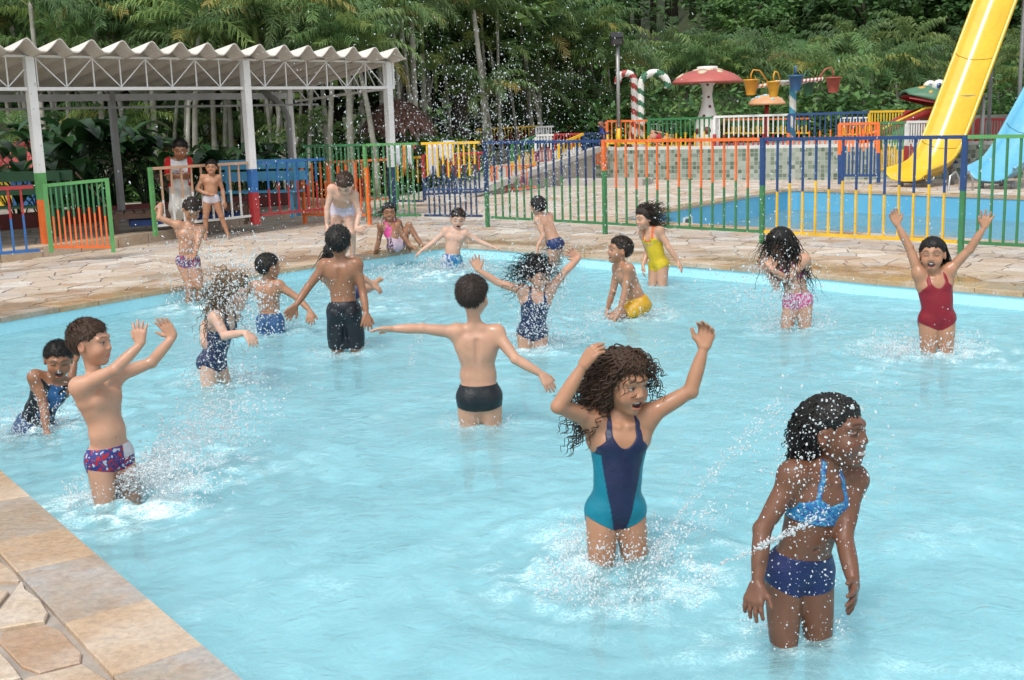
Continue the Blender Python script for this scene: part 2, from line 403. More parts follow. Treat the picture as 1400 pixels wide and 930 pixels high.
# where somebody stands or kicks in the water: pixel of the contact, strength, foam radius
KICKS = [(840, 770, 1.0, .42), (1090, 870, .25, .25), (146, 690, .9, .3), (215, 680, .8, .35), (60, 585, 1.0, .4), (655, 585, .25, .25), (470, 485, .4, .25), (370, 452, .5, .3), (300, 525, .7, .35),
         (265, 422, 1.0, .45), (622, 372, 1.0, .5), (760, 365, .6, .35), (728, 472, .9, .4), (865, 432, .6, .35), (898, 392, .4, .25), (1080, 446, .6, .35), (1275, 482, 1.0, .45), (560, 380, .5, .6), (520, 420, .5, .6), (250, 640, .7, .4), (830, 430, .3, .5)]
def build_water(name, P, z, res, amp, kicks, mat, seed):
    xs = [p.x for p in P]; ys = [p.y for p in P]
    x0, x1, y0, y1 = min(xs)-.02, max(xs)+.02, max(min(ys), 0.8), max(ys)+.02
    nx = int((x1-x0)/res); ny = int((y1-y0)/res)
    X, Y = np.meshgrid(np.linspace(x0, x1, nx), np.linspace(y0, y1, ny), indexing='ij')
    Z = wave_height(X, Y, seed, amp, 34)+(fbm(X, Y, 2.2, seed+50)-.47)*amp*5; FO = np.zeros_like(X)
    if kicks:
        n1 = fbm(X, Y, 5, 3); n2 = fbm(X*1.0, Y*1.0, 14, 9); n3 = fbm(X, Y, 1.1, 21)
        for px, py, s, rad in kicks:
            c = G(px, py, z); d = np.sqrt((X-c.x)**2+(Y-c.y)**2)
            Z += s*0.014*np.exp(-d/(rad*1.6))*np.sin(d*34+py)*np.clip(d/.08, 0, 1)
            Z += s*0.06*np.exp(-(d/(rad*.75))**2)*(n2-.42)
            FO += s*np.exp(-(d/(rad*1.15))**2)*np.clip((n1+n2-.84)*5, 0, 1.0)
        streak = fbm(X+fbm(X, Y, 1.3, 61)*2.2, Y+fbm(X, Y, 1.3, 62)*2.2, 2.6, 63)
        FO += 0.22*np.clip((streak-.50)*9, 0, 1)*np.clip((n3-.36)*5, 0, 1)*np.clip((n2-.3)*3, 0, 1)
        fine = fbm(X+n1*.5, Y+n2*.4, 9, 71); FO *= .55+.9*np.clip((fine-.36)*4, 0, 1)
        Z += (fbm(X, Y, 7, 31)-.47)*0.012*np.clip((n3-.3)*4, 0, 1)
    idx = np.arange(nx*ny).reshape(nx, ny)
    Pin = np.zeros(X.shape, bool)
    n = len(P)
    for i in range(n):
        a, b = P[i], P[i-1]
        if a.y == b.y: continue
        cr = ((a.y > Y) != (b.y > Y)) & (X < (b.x-a.x)*(Y-a.y)/(b.y-a.y)+a.x); Pin ^= cr
    D = np.full(X.shape, 1e9); NX = X.copy(); NY = Y.copy()
    for i in range(n):            # pull the outermost ring of vertices on to the pool wall
        a, b = P[i-1], P[i]; ab = b-a; L2 = ab.length_squared
        t = np.clip(((X-a.x)*ab.x+(Y-a.y)*ab.y)/L2, 0, 1); qx = a.x+ab.x*t; qy = a.y+ab.y*t; d = np.hypot(X-qx, Y-qy); m = d < D
        D[m] = d[m]; NX[m] = qx[m]; NY[m] = qy[m]
    keep = Pin | (D < res*1.5); out = ~Pin & keep
    X = np.where(out, NX, X); Y = np.where(out, NY, Y); Z = Z*np.clip(D/.25, .35, 1)
    q = keep[:-1, :-1] & keep[1:, :-1] & keep[1:, 1:] & keep[:-1, 1:] & (Pin[:-1, :-1] | Pin[1:, :-1] | Pin[1:, 1:] | Pin[:-1, 1:])
    F = np.stack([idx[:-1, :-1][q], idx[1:, :-1][q], idx[1:, 1:][q], idx[:-1, 1:][q]], 1)
    used = np.unique(F); remap = np.full(nx*ny, -1); remap[used] = np.arange(len(used))
    V = np.stack([X.ravel(), Y.ravel(), z+Z.ravel()], 1)[used]; F = remap[F]
    me = np_mesh(name, V, F, True); me.materials.append(mat)
    at = me.attributes.new('foam', 'FLOAT', 'POINT'); at.data.foreach_set('value', np.clip(FO.ravel()[used], 0, 1.2).astype(np.float32))
    return tag(link(bpy.data.objects.new(name, me)), kind='structure')
def np_mesh(name, V, F, smooth=True):
    me = bpy.data.meshes.new(name); nv, nf, k = len(V), len(F), F.shape[1]
    me.vertices.add(nv); me.vertices.foreach_set('co', np.ascontiguousarray(V, np.float32).ravel())
    me.loops.add(nf*k); me.loops.foreach_set('vertex_index', np.ascontiguousarray(F, np.int32).ravel())
    me.polygons.add(nf); me.polygons.foreach_set('loop_start', np.arange(0, nf*k, k, dtype=np.int32)); me.polygons.foreach_set('loop_total', np.full(nf, k, np.int32))
    me.polygons.foreach_set('use_smooth', np.full(nf, smooth, bool)); me.update(calc_edges=True); me.validate(); return me
def water_mat(name, tint, milk, milkfac, bumpamt, use_foam):
    a = NT(name); t = a.t
    t.nodes.remove(a.b)
    n1 = a.noise(6.5, 6, 0.65, 2.2); n2 = a.noise(24, 4, 0.6, 1.2); n3 = a.noise(1.4, 4, .55, 1.5)
    h = a.math('ADD', n1, a.math('MULTIPLY', n2, 0.3))
    bp = a.n('Bump'); bp.inputs['Strength'].default_value = bumpamt; bp.inputs['Distance'].default_value = 0.05; a.l(h, bp.inputs['Height'])
    tr = a.n('BsdfRefraction'); tr.inputs['Color'].default_value = (*tint, 1); tr.inputs['IOR'].default_value = 1.33; tr.inputs['Roughness'].default_value = 0.03
    tp = a.n('BsdfTransparent'); tp.inputs['Color'].default_value = (*tint, 1)
    df = a.n('BsdfDiffuse'); gl = a.n('BsdfGlossy'); gl.inputs['Roughness'].default_value = 0.04
    for x in (tr, df, gl): a.l(bp.outputs[0], x.inputs['Normal'])
    fr = a.n('Fresnel'); fr.inputs['IOR'].default_value = 1.33; a.l(bp.outputs[0], fr.inputs['Normal'])
    m0 = a.n('MixShader'); m0.inputs[0].default_value = 0.35; a.l(tr.outputs[0], m0.inputs[1]); a.l(tp.outputs[0], m0.inputs[2])
    m1 = a.n('MixShader'); a.l(m0.outputs[0], m1.inputs[1]); a.l(df.outputs[0], m1.inputs[2])
    mk = a.n('MapRange'); mk.inputs['From Min'].default_value = .3; mk.inputs['From Max'].default_value = .7
    mk.inputs['To Min'].default_value = milkfac*0.8; mk.inputs['To Max'].default_value = min(1, milkfac*1.2); a.l(n3, mk.inputs['Value'])
    if use_foam:
        at = a.n('Attribute'); at.attribute_name = 'foam'
        fn = a.ramp(a.noise(75, 5, .75, .8), [(0.40, (0.08, 0.08, 0.08)), (0.60, (1, 1, 1))])
        fo = a.math('MINIMUM', a.math('MULTIPLY', at.outputs['Fac'], fn), 1.0)
        a.l(a.mix(fo, milk, (0.80, 0.90, 0.92)), df.inputs['Color'])
        fac = a.math('MINIMUM', a.math('ADD', mk.outputs[0], fo), 1.0)
    else:
        df.inputs['Color'].default_value = (*milk, 1); fac = mk.outputs[0]
    a.l(fac, m1.inputs[0])
    m2 = a.n('MixShader'); a.l(fr.outputs[0], m2.inputs[0]); a.l(m1.outputs[0], m2.inputs[1]); a.l(gl.outputs[0], m2.inputs[2])
    a.l(m2.outputs[0], a.out.inputs['Surface']); return a.m
WATER = water_mat('pool_water', (0.83, 0.97, 0.99), (0.44, 0.84, 0.92), 0.38, 0.36, True)
WATER2 = water_mat('slide_pool_water', (0.75, 0.92, 0.96), (0.34, 0.56, 0.58), 0.5, 0.04, False)
build_water('pool_water', pool, WATER_Z, 0.024, 0.0032, KICKS, WATER, 4)
build_water('slide_pool_water', pool2, -0.42, 0.12, 0.0012, None, WATER2, 8)
# ================================================================== railings
def railing(name, a0, a1, b0, b1, top, bottom, upc, loc_, n, label, split=0.5, jit=0.05, posts=(), cat='railing', mid=None, rw=0.044, bw=0.023, group=None):
    """a0,a1: bottom and top of the first end, b0,b1 of the other; bars are painted in two colours, each bar is a part"""
    a0, a1, b0, b1 = map(Vector, (a0, a1, b0, b1)); rg = random.Random(label)
    t = thing(name, ((a0.x+b0.x)/2, (a0.y+b0.y)/2, min(a0.z, b0.z)), label, cat, group); o = Vector(t.location)
    L = lambda p: p-o
    MB().bar(L(a1), L(b1), rw, rw*0.9).build('top_rail', rail(top), t)
    MB().bar(L(a0), L(b0), rw*0.8, rw*0.8).build('bottom_rail', rail(bottom), t)
    if mid: MB().bar(L(a0.lerp(a1, mid[1])), L(b0.lerp(b1, mid[1])), rw*0.6, rw*0.6).build('middle_rail', rail(mid[0]), t)
    d = (b0-a0).normalized()
    for k in range(n):
        f = (k+1)/(n+1); lo = a0.lerp(b0, f); hi = a1.lerp(b1, f); lo = lo+(hi-lo).normalized()*0.0; s = split+(jit if k % 2 else -jit)+rg.uniform(-.03, .03)
        lo2 = lo+Vector((0, 0, rw*0.38)); hi2 = hi-Vector((0, 0, rw*0.42)); m = lo2.lerp(hi2, max(.05, min(.95, s)))
        mb = MB(); mb.cur = 0; mb.bar(L(m), L(hi2), bw, bw, d); mb.cur = 1; mb.bar(L(lo2), L(m), bw*0.995, bw*0.995, d)
        mb.build('bar', [rail(upc), rail(loc_)], t)
    for p0, p1, cu, cl, s in posts:
        p0 = Vector(p0); p1 = Vector(p1); m = p0.lerp(p1, s); mb = MB(); mb.cur = 0; mb.bar(L(m), L(p1), rw*1.2, rw*1.2, d); mb.cur = 1; mb.bar(L(p0), L(m), rw*1.19, rw*1.19, d)
        mb.build('post', [rail(cu), rail(cl)], t)
    return t
ZT, ZB = 1.31, 0.17
def P0(px, py, z=0.0): return G(px, py, z)
Z = lambda p, z: Vector((p.x, p.y, z))
fa = G(667, 312); fb = G(827, 322); fc = G(1037, 336); fd = G(1313, 352); fe = fd+(fd-fc)*0.75
dirn = (fd-fa).normalized()
def straight(p): return fa+dirn*(p-fa).dot(dirn)
fb, fc, fe = straight(fb), straight(fc), straight(fe)
def main_panel(A, B, *args, **kw):
    g = (B-A).normalized()*0.035
    return railing('railing', Z(A+g, ZB), Z(A+g, ZT), Z(B-g, ZB), Z(B-g, ZT), *args, **kw)
main_panel(fa, fb, 'blue', 'green', 'navy', 'green', 14, 'navy topped railing with bars turning green halfway, between yellow and orange railings', posts=[(Z(fa, 0), Z(fa, ZT+.02), 'navy', 'green', .42)])
main_panel(fb, fc, 'orange', 'green', 'orange', 'green', 13, 'orange topped poolside railing with bars painted green below', posts=[(Z(fb, 0), Z(fb, ZT+.02), 'orange', 'green', .68)])
main_panel(fc, fd, 'blue', 'yellow', 'blue', 'yellow', 13, 'blue topped poolside railing with yellow lower bars and bottom rail', posts=[(Z(fc, 0), Z(fc, ZT+.02), 'blue', 'green', .56)])
main_panel(fd, fe, 'lgreen', 'green', 'green', 'green', 12, 'all green poolside railing in front of the light blue slide', posts=[(Z(fd, 0), Z(fd, ZT+.02), 'blue', 'green', .55)])
# the bend towards the pavilion
YH = 20.2
ga = AT(503, 290, 19.3); gb = AT(578, 293, 18.9); gc = AT(662, 297, 18.4); g0 = AT(416, 288, 19.9)
for p in (ga, gb, gc, g0): p.z = 0
main_panel(gb, gc, 'yellow', 'navy', 'yellow', 'navy', 10, 'yellow topped railing with navy lower bars and navy middle rail', split=.62, jit=.09, mid=('blue', .36))
main_panel(ga, gb, 'lgreen', 'green', 'green', 'green', 8, 'all green railing between the yellow railing and the orange barred one', posts=[(Z(ga, .05), Z(ga, ZT+.01), 'lgreen', 'green', .5)])
main_panel(g0, ga, 'green', 'orange', 'green', 'orange', 13, 'green topped railing whose lower bars and short legs are orange', split=.62, jit=.12,
           posts=[(Z(g0, 0.0), Z(g0, .95), 'orange', 'orange', .5), (Z(ga+Vector((.03, -.09, 0)), 0.0), Z(ga+Vector((.03, -.09, 0)), .95), 'orange', 'orange', .5)])
# ================================================================== pavilion terrace
PT = 0.15
kerb = [G(-260, 395), G(0, 361), G(160, 340.5), G(240, 327), G(350, 307), G(412, 297.5), G(505, 287)]
terr = [Vector((p.x, p.y, 0)) for p in kerb]+[Vector((-4.2, 25.0, 0)), Vector((-14, 25, 0)), Vector((-16, 14, 0))]
if area2(terr) < 0: terr.reverse()
a = NT('terrace_stone'); v = a.n('TexVoronoi', feature='DISTANCE_TO_EDGE'); v.inputs['Scale'].default_value = 2.6
gg = a.n('NewGeometry'); a.l(gg.outputs['Position'], v.inputs['Vector'])
v2 = a.n('TexVoronoi'); v2.inputs['Scale'].default_value = 2.6; a.l(gg.outputs['Position'], v2.inputs['Vector'])
sep = a.n('SeparateColor'); a.l(v2.outputs['Color'], sep.inputs[0])
c = a.ramp(sep.outputs[0], [(0, (0.30, 0.24, 0.18)), (0.5, (0.42, 0.36, 0.28)), (1, (0.34, 0.31, 0.28))])
c = a.mix(a.ramp(v.outputs['Distance'], [(0.02, (1, 1, 1)), (0.05, (0, 0, 0))]), c, (0.15, 0.13, 0.11)); c = a.mix(0.5, c, a.ramp(a.noise(20, 4), [(0.3, (0.5, 0.5, 0.5)), (0.7, (1, 1, 1))]), 'MULTIPLY')
a.l(c, a.b.inputs['Base Color']); a.b.inputs['Roughness'].default_value = 0.7; TERR = a.m
tb = MB().prism([(p.x, p.y) for p in terr], -0.1, PT); to = tb.build('pavilion_terrace', TERR); tag(to, kind='structure')
rg = random.Random(3)
for p, q in zip(kerb, kerb[1:]):                       # kerb stones along the step
    L = (q-p).length; n = max(1, round(L/.55)); e = (q-p).normalized(); nn = Vector((e.y, -e.x, 0))
    if nn.y > 0: nn = -nn
    for k in range(n):
        a_ = p.lerp(q, (k+.012)/n); b_ = p.lerp(q, (k+1-.012)/n); w_ = rg.uniform(.03, .045)
        quad = [a_+nn*w_, b_+nn*w_, b_-nn*.26, a_-nn*.26]
        if area2(quad) < 0: quad.reverse()
        mb = MB().prism([(v_.x, v_.y) for v_ in quad], 0.0, PT+.018+rg.uniform(-.004, .006), chamfer=.008); o = mb.build('kerb_stone', COPE, to)
        set_attr(o.data, 'rnd', [rg.random()]*len(mb.f)); set_attr(o.data, 'wet', [.35]*len(mb.f))
# ================================================================== pavilion
WHITEP = paint('white_steel_paint', (0.78, 0.78, 0.77), 0.45, 0.10, (0.4, 0.34, 0.28), 3.0, 0.1)
GREYP = paint('grey_steel', (0.30, 0.30, 0.30), 0.5, 0.2, None, 3.0, 0.1)
a = NT('fibre_cement'); n1 = a.noise(1.6, 5); n2 = a.noise(25, 4); sv = a.n('NewGeometry')
a.l(a.mix(0.45, a.ramp(n1, [(0.3, (0.52, 0.48, 0.43)), (0.7, (0.68, 0.64, 0.59))]), a.ramp(n2, [(0.3, (0.46, 0.43, 0.39)), (0.7, (0.70, 0.67, 0.62))])), a.b.inputs['Base Color'])
a.b.inputs['Roughness'].default_value = 0.85; a.bump(n2, 0.3, 0.01); FIBRE = a.m
A1 = Vector((-6.31, 16.0, PT)); A4 = Vector((-1.98, 20.4, PT)); U_ = Vector((A4.x-A1.x, A4.y-A1.y, 0)).normalized(); V_ = Vector((-U_.y, U_.x, 0))
pav = thing('pavilion', A1, 'open pavilion with wavy cement roof and white lattice beam on slim posts', 'pavilion')
PO = Vector(A1)
def pv(u, v, z): p = A1+U_*u+V_*v; return Vector((p.x, p.y, z))-PO
LN = (A4-A1).length
for u, zs, c1, c2 in ((0.0, (.98, .62), 'lgreen', 'orange'), (3.35, (.86, .5), 'sky', 'red'), (LN, (.75, .1), 'navy', 'navy')):
    tp = 2.66; mb = MB(); mb.cur = 0; mb.bar(pv(u, 0, PT+zs[0]), pv(u, 0, tp), .115, .115, U_); mb.cur = 1; mb.bar(pv(u, 0, PT+zs[1]), pv(u, 0, PT+zs[0]), .117, .117, U_); mb.cur = 2; mb.bar(pv(u, 0, PT), pv(u, 0, PT+zs[1]), .116, .116, U_)
    mb.build('post', [WHITEP, rail(c1), rail(c2)], pav)
BK = 2.75
MB().bar(pv(LN-.1, BK, PT), pv(LN-.1, BK, 2.35), .10, .10, U_).build('post', WHITEP, pav)
MB().bar(pv(2.55, BK, PT), pv(2.55, BK, 2.3), .095, .095, U_).build('post', GREYP, pav)
MB().bar(pv(-1.6, BK, PT), pv(-1.6, BK, 2.3), .095, .095, U_).build('post', GREYP, pav)
MB().tube([pv(LN-.35, BK-.3, PT), pv(LN-.35, BK-.3, 1.8), pv(LN-.42, BK-.2, 2.05), pv(LN-.7, BK, 2.3)], .055, 8).build('drain_pipe', GREYP, pav)
MB().bar(pv(-4, 0, 2.24), pv(LN+.12, 0, 2.24), .05, .045).build('bottom_chord', WHITEP, pav)
MB().bar(pv(-4, 0, 2.665), pv(LN+.12, 0, 2.665), .05, .03).build('top_chord', WHITEP, pav)
MB().bar(pv(LN+.12, 0, 2.22), pv(LN+.12, 0, 2.68), .04, .04, U_).build('end_strut', WHITEP, pav)
k = 0; u = -3.9
while u < LN:
    MB().bar(pv(u, 0, 2.26), pv(u, 0, 2.652), .016, .016, U_).build('strut', WHITEP, pav)
    q = u+.40
    if q < LN:
        x0, x1 = (u, q) if k % 2 == 0 else (q, u)
        MB().bar(pv(x0, .012, 2.65), pv(x1, .012, 2.262), .014, .014, U_).build('diagonal', WHITEP, pav)
    u += .40; k += 1
for v_ in (BK,):
    MB().bar(pv(-4, v_, 2.2), pv(LN, v_, 2.2), .08, .11).build('back_beam', paint('grey_gutter', (.5, .51, .53), .5, .15), pav)
MB().bar(pv(-4, 2.0, 2.02), pv(LN, 2.0, 2.02), .035, .035).build('tie_rod', GREYP, pav)
MB().bar(pv(LN+.12, .03, 2.24), pv(LN+.05, BK, 2.1), .04, .04).build('side_chord', WHITEP, pav)
for f in np.linspace(.15, .9, 6):
    MB().bar(pv(LN+.1, BK*f, 2.22-.13*f), pv(LN+.1, BK*(f+.09), 2.62-.36*f), .014, .014, U_).build('side_strut', WHITEP, pav)
# wavy roof: every long cement channel is its own tile
PER = .445
def tile_mesh():
    mb = MB(); prof = [(0, 0), (.05, .012), (.12, .07), (.2, .155), (.235, .172), (.27, .155), (.34, .06), (.40, .012), (.46, .0)]
    vs = []; Ls = np.linspace(-.38, BK+.35, 9)
    for th in (0, .016):
        for L in Ls:
            z = 2.69-.13*(L+.38) if L > -1 else 2.69
            for x, h in prof: vs.append(U_*x+V_*L+Vector((0, 0, z+h+th+(.004 if x > .44 else 0))))
    m = len(prof); n = len(Ls); fs = []
    for s_ in (0, 1):
        for i in range(n-1):
            for j in range(m-1):
                q = [s_*n*m+i*m+j, s_*n*m+i*m+j+1, s_*n*m+(i+1)*m+j+1, s_*n*m+(i+1)*m+j]; fs.append(q if s_ else q[::-1])
    for j in range(m-1): fs.append([j, j+1, n*m+j+1, n*m+j]); b = (n-1)*m; fs.append([b+j+1, b+j, n*m+b+j, n*m+b+j+1])
    mb.add(vs, fs); return mb.mesh('roof_tile', FIBRE)
tm = tile_mesh(); u = -4.4
while u < LN-.1:
    inst('roof_tile', tm, pav, U_*u+Vector((0, 0, -PT))); u += PER
# railings on the terrace
q0 = AT(-60, 352, 15.6); q1 = AT(52, 340, 15.9)
def ontop(p, z): return Vector((p.x, p.y, z))
t0 = G(-70, 352, .25); t1 = G(54, 342, .25)
railing('railing', t0, ontop(t0, 1.02), t1, ontop(t1, 1.02), 'red', 'sky', 'red', 'sky', 6, 'red topped railing with blue lower bars beside the gate', split=.55)
g0_ = G(70, 340, .2); g1_ = G(155, 343, .12); railing('gate', ontop(g0_, .22), ontop(g0_, 1.0), ontop(g1_, .17), ontop(g1_, 1.04), 'lgreen', 'orange', 'green', 'orange', 11, 'open green gate with orange lower bars swung over the step', cat='gate', split=.55,
        posts=[(ontop(g0_, .15), ontop(g0_, 1.02), 'lgreen', 'lgreen', .5), (ontop(g1_, .1), ontop(g1_, 1.06), 'lgreen', 'lgreen', .5)])
d0 = G(213, 316, PT); d1 = A1+U_*3.27; d1 = Vector((d1.x, d1.y, PT)); d0 = AT(211, 300, 16.9); 
railing('railing', ontop(d0, PT+.14), ontop(d0, PT+.96), ontop(d1, PT+.14), ontop(d1, PT+.96), 'tan', 'white', 'tan', 'white', 9, 'tan topped railing with white lower bars that the young man leans on', split=.5,
        posts=[(ontop(d0, PT), ontop(d0, PT+.98), 'lgreen', 'lgreen', .5)])
e0 = A1+U_*3.45; e1 = A1+U_*4.75
railing('railing', ontop(e0, PT+.14), ontop(e0, PT+.95), ontop(e1, PT+.14), ontop(e1, PT+.95), 'sky', 'red', 'sky', 'red', 6, 'blue topped railing with red lower bars beside the pavilion post', split=.55)
# ================================================================== furniture under the pavilion
WOOD = paint('dark_deck_wood', (.10, .055, .035), .55, .3, None, 8)
SKYB = paint('sky_blue_bench_paint', (.09, .36, .58), .45, .15)
def lounger(loc, rz, label):
    t = thing('sun_lounger', loc, label, 'sun lounger', None, rz)
    for k in range(7): MB().box((-.3, -.1+k*.14, .30), (.3, .02+k*.14, .325)).build('slat', WOOD, t)
    R = Matrix.Rotation(math.radians(-52), 3, 'X')
    for k in range(6): MB().box((-.3, -.12-k*.13, 0), (.3, -.01-k*.13, .022), R, (0, -.12, .31)).build('back_slat', WOOD, t)
    for sx in (-.29, .25):
        MB().box((sx, -.15, .22), (sx+.04, .9, .298)).build('side_rail', WOOD, t)
        for yy in (-.12, .82): MB().box((sx, yy, 0), (sx+.06, yy+.06, .22)).build('leg', WOOD, t)
    MB().box((-.22, .1, .1), (.2, .75, .19)).build('under_cushion', paint('blue_cushion', (.02, .06, .22), .7, .2), t)
def gp(px, py, Y): p = AT(px, py, Y); return (p.x, p.y, PT)
lounger(gp(168, 312, 17.6), math.radians(-70), 'brown slatted sun lounger with raised back behind the green gate')
lounger(gp(262, 300, 18.6), math.radians(-80), 'brown slatted sun lounger behind the tan railing')
bt = thing('bench', gp(352, 290, 19.6), 'sky blue painted bench with wide backrest under the pavilion', 'bench', None, math.radians(-8))
for k, (y_, z_) in enumerate(((.0, .42), (.13, .42), (.26, .42))): MB().box((-.75, y_-.06, z_), (.75, y_+.05, z_+.03)).build('seat_plank', SKYB, bt)
for z_ in (.60, .80): MB().box((-.75, .36, z_), (.75, .39, z_+.16)).build('back_plank', SKYB, bt)
for sx in (-.6, .6):
    MB().box((sx-.03, -.02, 0), (sx+.03, .04, .418)).build('leg', SKYB, bt); MB().box((sx-.03, .3, 0), (sx+.03, .358, .94)).build('leg', SKYB, bt)
gb_ = thing('bench', gp(20, 315, 17.4), 'green wooden bench standing behind the red and blue railing', 'bench')
GB = paint('bench_green', (.03, .12, .05), .5, .2)
for y_ in (0, .13, .26): MB().box((-.8, y_-.06, .42), (.8, y_+.05, .45)).build('seat_plank', GB, gb_)
for z_ in (.6, .8): MB().box((-.8, .36, z_), (.8, .39, z_+.15)).build('back_plank', GB, gb_)
for sx in (-.6, .6):
    MB().box((sx-.03, -.02, 0), (sx+.03, .04, .418)).build('leg', GB, gb_); MB().box((sx-.03, .3, 0), (sx+.03, .358, .92)).build('leg', GB, gb_)
# low planter wall behind the terrace
PL = paint('dark_red_kerb', (.16, .035, .03), .7, .25, None, 4)
pk = [pv(LN+.05, BK+.55, 0)+PO, pv(-5, BK+.55, 0)+PO]
tag(MB().bar(ontop(pk[0], PT+.12), ontop(pk[1], PT+.12), .18, .24).build('planter_kerb', PL), 'low dark red kerb in front of the leafy planting under the pavilion', 'kerb')
# ================================================================== upper terrace with the tiled wall
a = NT('green_wall_tile'); tc = a.n('TexCoord'); br = a.n('TexBrick'); br.offset = 0.0; br.squash = 1.0
mpn = a.n('Mapping'); a.l(tc.outputs['UV'], mpn.inputs[0]); a.l(mpn.outputs[0], br.inputs['Vector'])
br.inputs['Scale'].default_value = 1.0; br.inputs['Mortar Size'].default_value = 0.006; br.inputs['Brick Width'].default_value = .1; br.inputs['Row Height'].default_value = .1; br.inputs['Bias'].default_value = 0.0
br.inputs['Color1'].default_value = (0, 0, 0, 1); br.inputs['Color2'].default_value = (1, 1, 1, 1); br.inputs['Mortar'].default_value = (.5, .5, .5, 1)
tc_ = a.ramp(br.outputs['Color'], [(0, (.085, .125, .085)), (.25, (.15, .20, .15)), (.5, (.24, .29, .23)), (.8, (.30, .34, .29)), (1, (.36, .40, .35))])
a.l(a.mix(br.outputs['Fac'], tc_, (.34, .36, .33)), a.b.inputs['Base Color']); a.b.inputs['Roughness'].default_value = .3; TILE = a.m
UT = .77
wl = [Vector((2.5, 31.6, 0)), Vector((2.9, 31.0, 0)), Vector((5.5, 29.1, 0)), Vector((8.6, 27.4, 0)), Vector((14, 25.2, 0)), Vector((22, 22.5, 0))]
me = bpy.data.meshes.new('tiled_wall'); vs = []; fs = []; uv = []; acc = 0
for i, p in enumerate(wl):
    if i: acc += (p-wl[i-1]).length
    vs += [(p.x, p.y, 0), (p.x, p.y, UT)]; uv.append(acc)
for i in range(len(wl)-1): fs.append((2*i, 2*i+2, 2*i+3, 2*i+1))
me.from_pydata(vs, [], fs); ul = me.uv_layers.new()
for l_ in me.loops: ul.data[l_.index].uv = (uv[l_.vertex_index//2], vs[l_.vertex_index][2]+.03)
me.materials.append(TILE); tw = tag(link(bpy.data.objects.new('tiled_wall', me)), 'long low wall of mixed green glazed tiles carrying the upper terrace', 'wall')
sol = tw.modifiers.new('thick', 'SOLIDIFY'); sol.thickness = -.15
CONC = paint('pale_concrete', (.42, .39, .35), .8, .2, None, 2.0, .3)
tp = [(p.x+.05, p.y+.16) for p in wl]+[(30, 45), (-6, 45), (-1, 34)]
tag(MB().prism(tp, -.1, UT-.005).build('upper_terrace', CONC), kind='structure')
mb = MB()
for p, q in zip(wl, wl[1:]): mb.bar(Vector((p.x, p.y+.08, UT+.03)), Vector((q.x, q.y+.08, UT+.03)), .26, .07)
mb.build('coping', paint('wall_coping', (.62, .62, .58), .6, .15), tw)
# ramp and steps up to the terrace
rp = thing('ramp', G(700, 262), 'grey concrete ramp rising towards the upper terrace behind the railings', 'ramp')
ro = Vector(rp.location); a0 = G(640, 271); b0_ = Vector((2.3, 30.6, 0)); e = (b0_-a0).normalized(); nn = Vector((-e.y, e.x, 0))
q = [a0, b0_, b0_+nn*1.6, a0+nn*1.6]
mb = MB(); mb.add([p-ro for p in q]+[a0+Vector((0, 0, .04))-ro, b0_+Vector((0, 0, UT))-ro, b0_+nn*1.6+Vector((0, 0, UT))-ro, a0+nn*1.6+Vector((0, 0, .04))-ro], [(0,1,5,4),(1,2,6,5),(2,3,7,6),(3,0,4,7),(4,5,6,7)]); mb.build('slope', CONC, rp)
mb = MB().bar(a0+Vector((0, 0, .1))-ro-nn*.08, b0_+Vector((0, 0, UT+.05))-ro-nn*.08, .16, .14); mb.build('side_kerb', paint('ramp_kerb', (.5, .48, .44), .8, .2), rp)
step_ = G(820, 254); tag(MB().box((-1.3, -.25, 0), (1.2, .5, .16), Matrix.Rotation(math.radians(-28), 3, 'Z'), step_).build('terrace_step', CONC), 'low pale concrete step at the foot of the tiled wall', 'step')
def fp(x0, yt0, yb0, x1, yt1, yb1, Y0, Y1, cols, n, label, **kw):
    a1, a0, b1, b0 = AT(x0, yt0, Y0), AT(x0, yb0, Y0), AT(x1, yt1, Y1), AT(x1, yb1, Y1); a0.x, a0.y, b0.x, b0.y = a1.x, a1.y, b1.x, b1.y
    kw.setdefault('rw', .06); kw.setdefault('bw', .032); kw.setdefault('posts', [(a0-Vector((0, 0, .12)), a1, cols[0], cols[1], .5)])
    return railing('railing', a0, a1, b0, b1, cols[0], cols[1], cols[2], cols[3], n, label, **kw)
fp(830, 166, 196, 887, 165, 196, 31.6, 31.3, ('orange', 'yellow', 'orange', 'yellow'), 8, 'orange railing with yellow bar ends in front of the candy cane poles', split=.35)
fp(887.5, 163.5, 201, 976, 161, 201, 31.2, 29.9, ('green', 'yellow', 'green', 'yellow'), 13, 'green topped terrace railing with yellow lower bars below the red mushroom', split=.42, jit=.1)
fp(977, 160, 200.5, 1078, 157, 200, 29.9, 29.0, ('white', 'red', 'white', 'red'), 14, 'white topped terrace railing with dark red bar ends beside the red mushroom', split=.33)
fp(1078.5, 157, 200, 1188, 153.5, 199, 29.0, 28.1, ('blue', 'orange', 'blue', 'orange'), 14, 'blue topped terrace railing with orange lower bars behind the bucket ride', split=.4, jit=.1)
fp(1188.5, 153, 186, 1237, 152, 186, 30.5, 30.3, ('yellow', 'yellow', 'yellow', 'yellow'), 11, 'all yellow terrace railing next to the frog slide')
fp(1237.5, 152.5, 186, 1300, 152, 186, 30.3, 30.0, ('red', 'red', 'red', 'red'), 13, 'dark red railing right below the frog head')
fp(1147, 170, 240, 1202, 168.5, 240, 25.9, 25.5, ('orange', 'blue', 'orange', 'blue'), 10, 'tall orange railing painted blue below standing before the tiled wall', split=.5, posts=[(AT(1148, 253, 25.9), AT(1148, 170, 25.9), 'orange', 'blue', .5), (AT(1201, 250, 25.5), AT(1201, 168, 25.5), 'orange', 'blue', .5)])
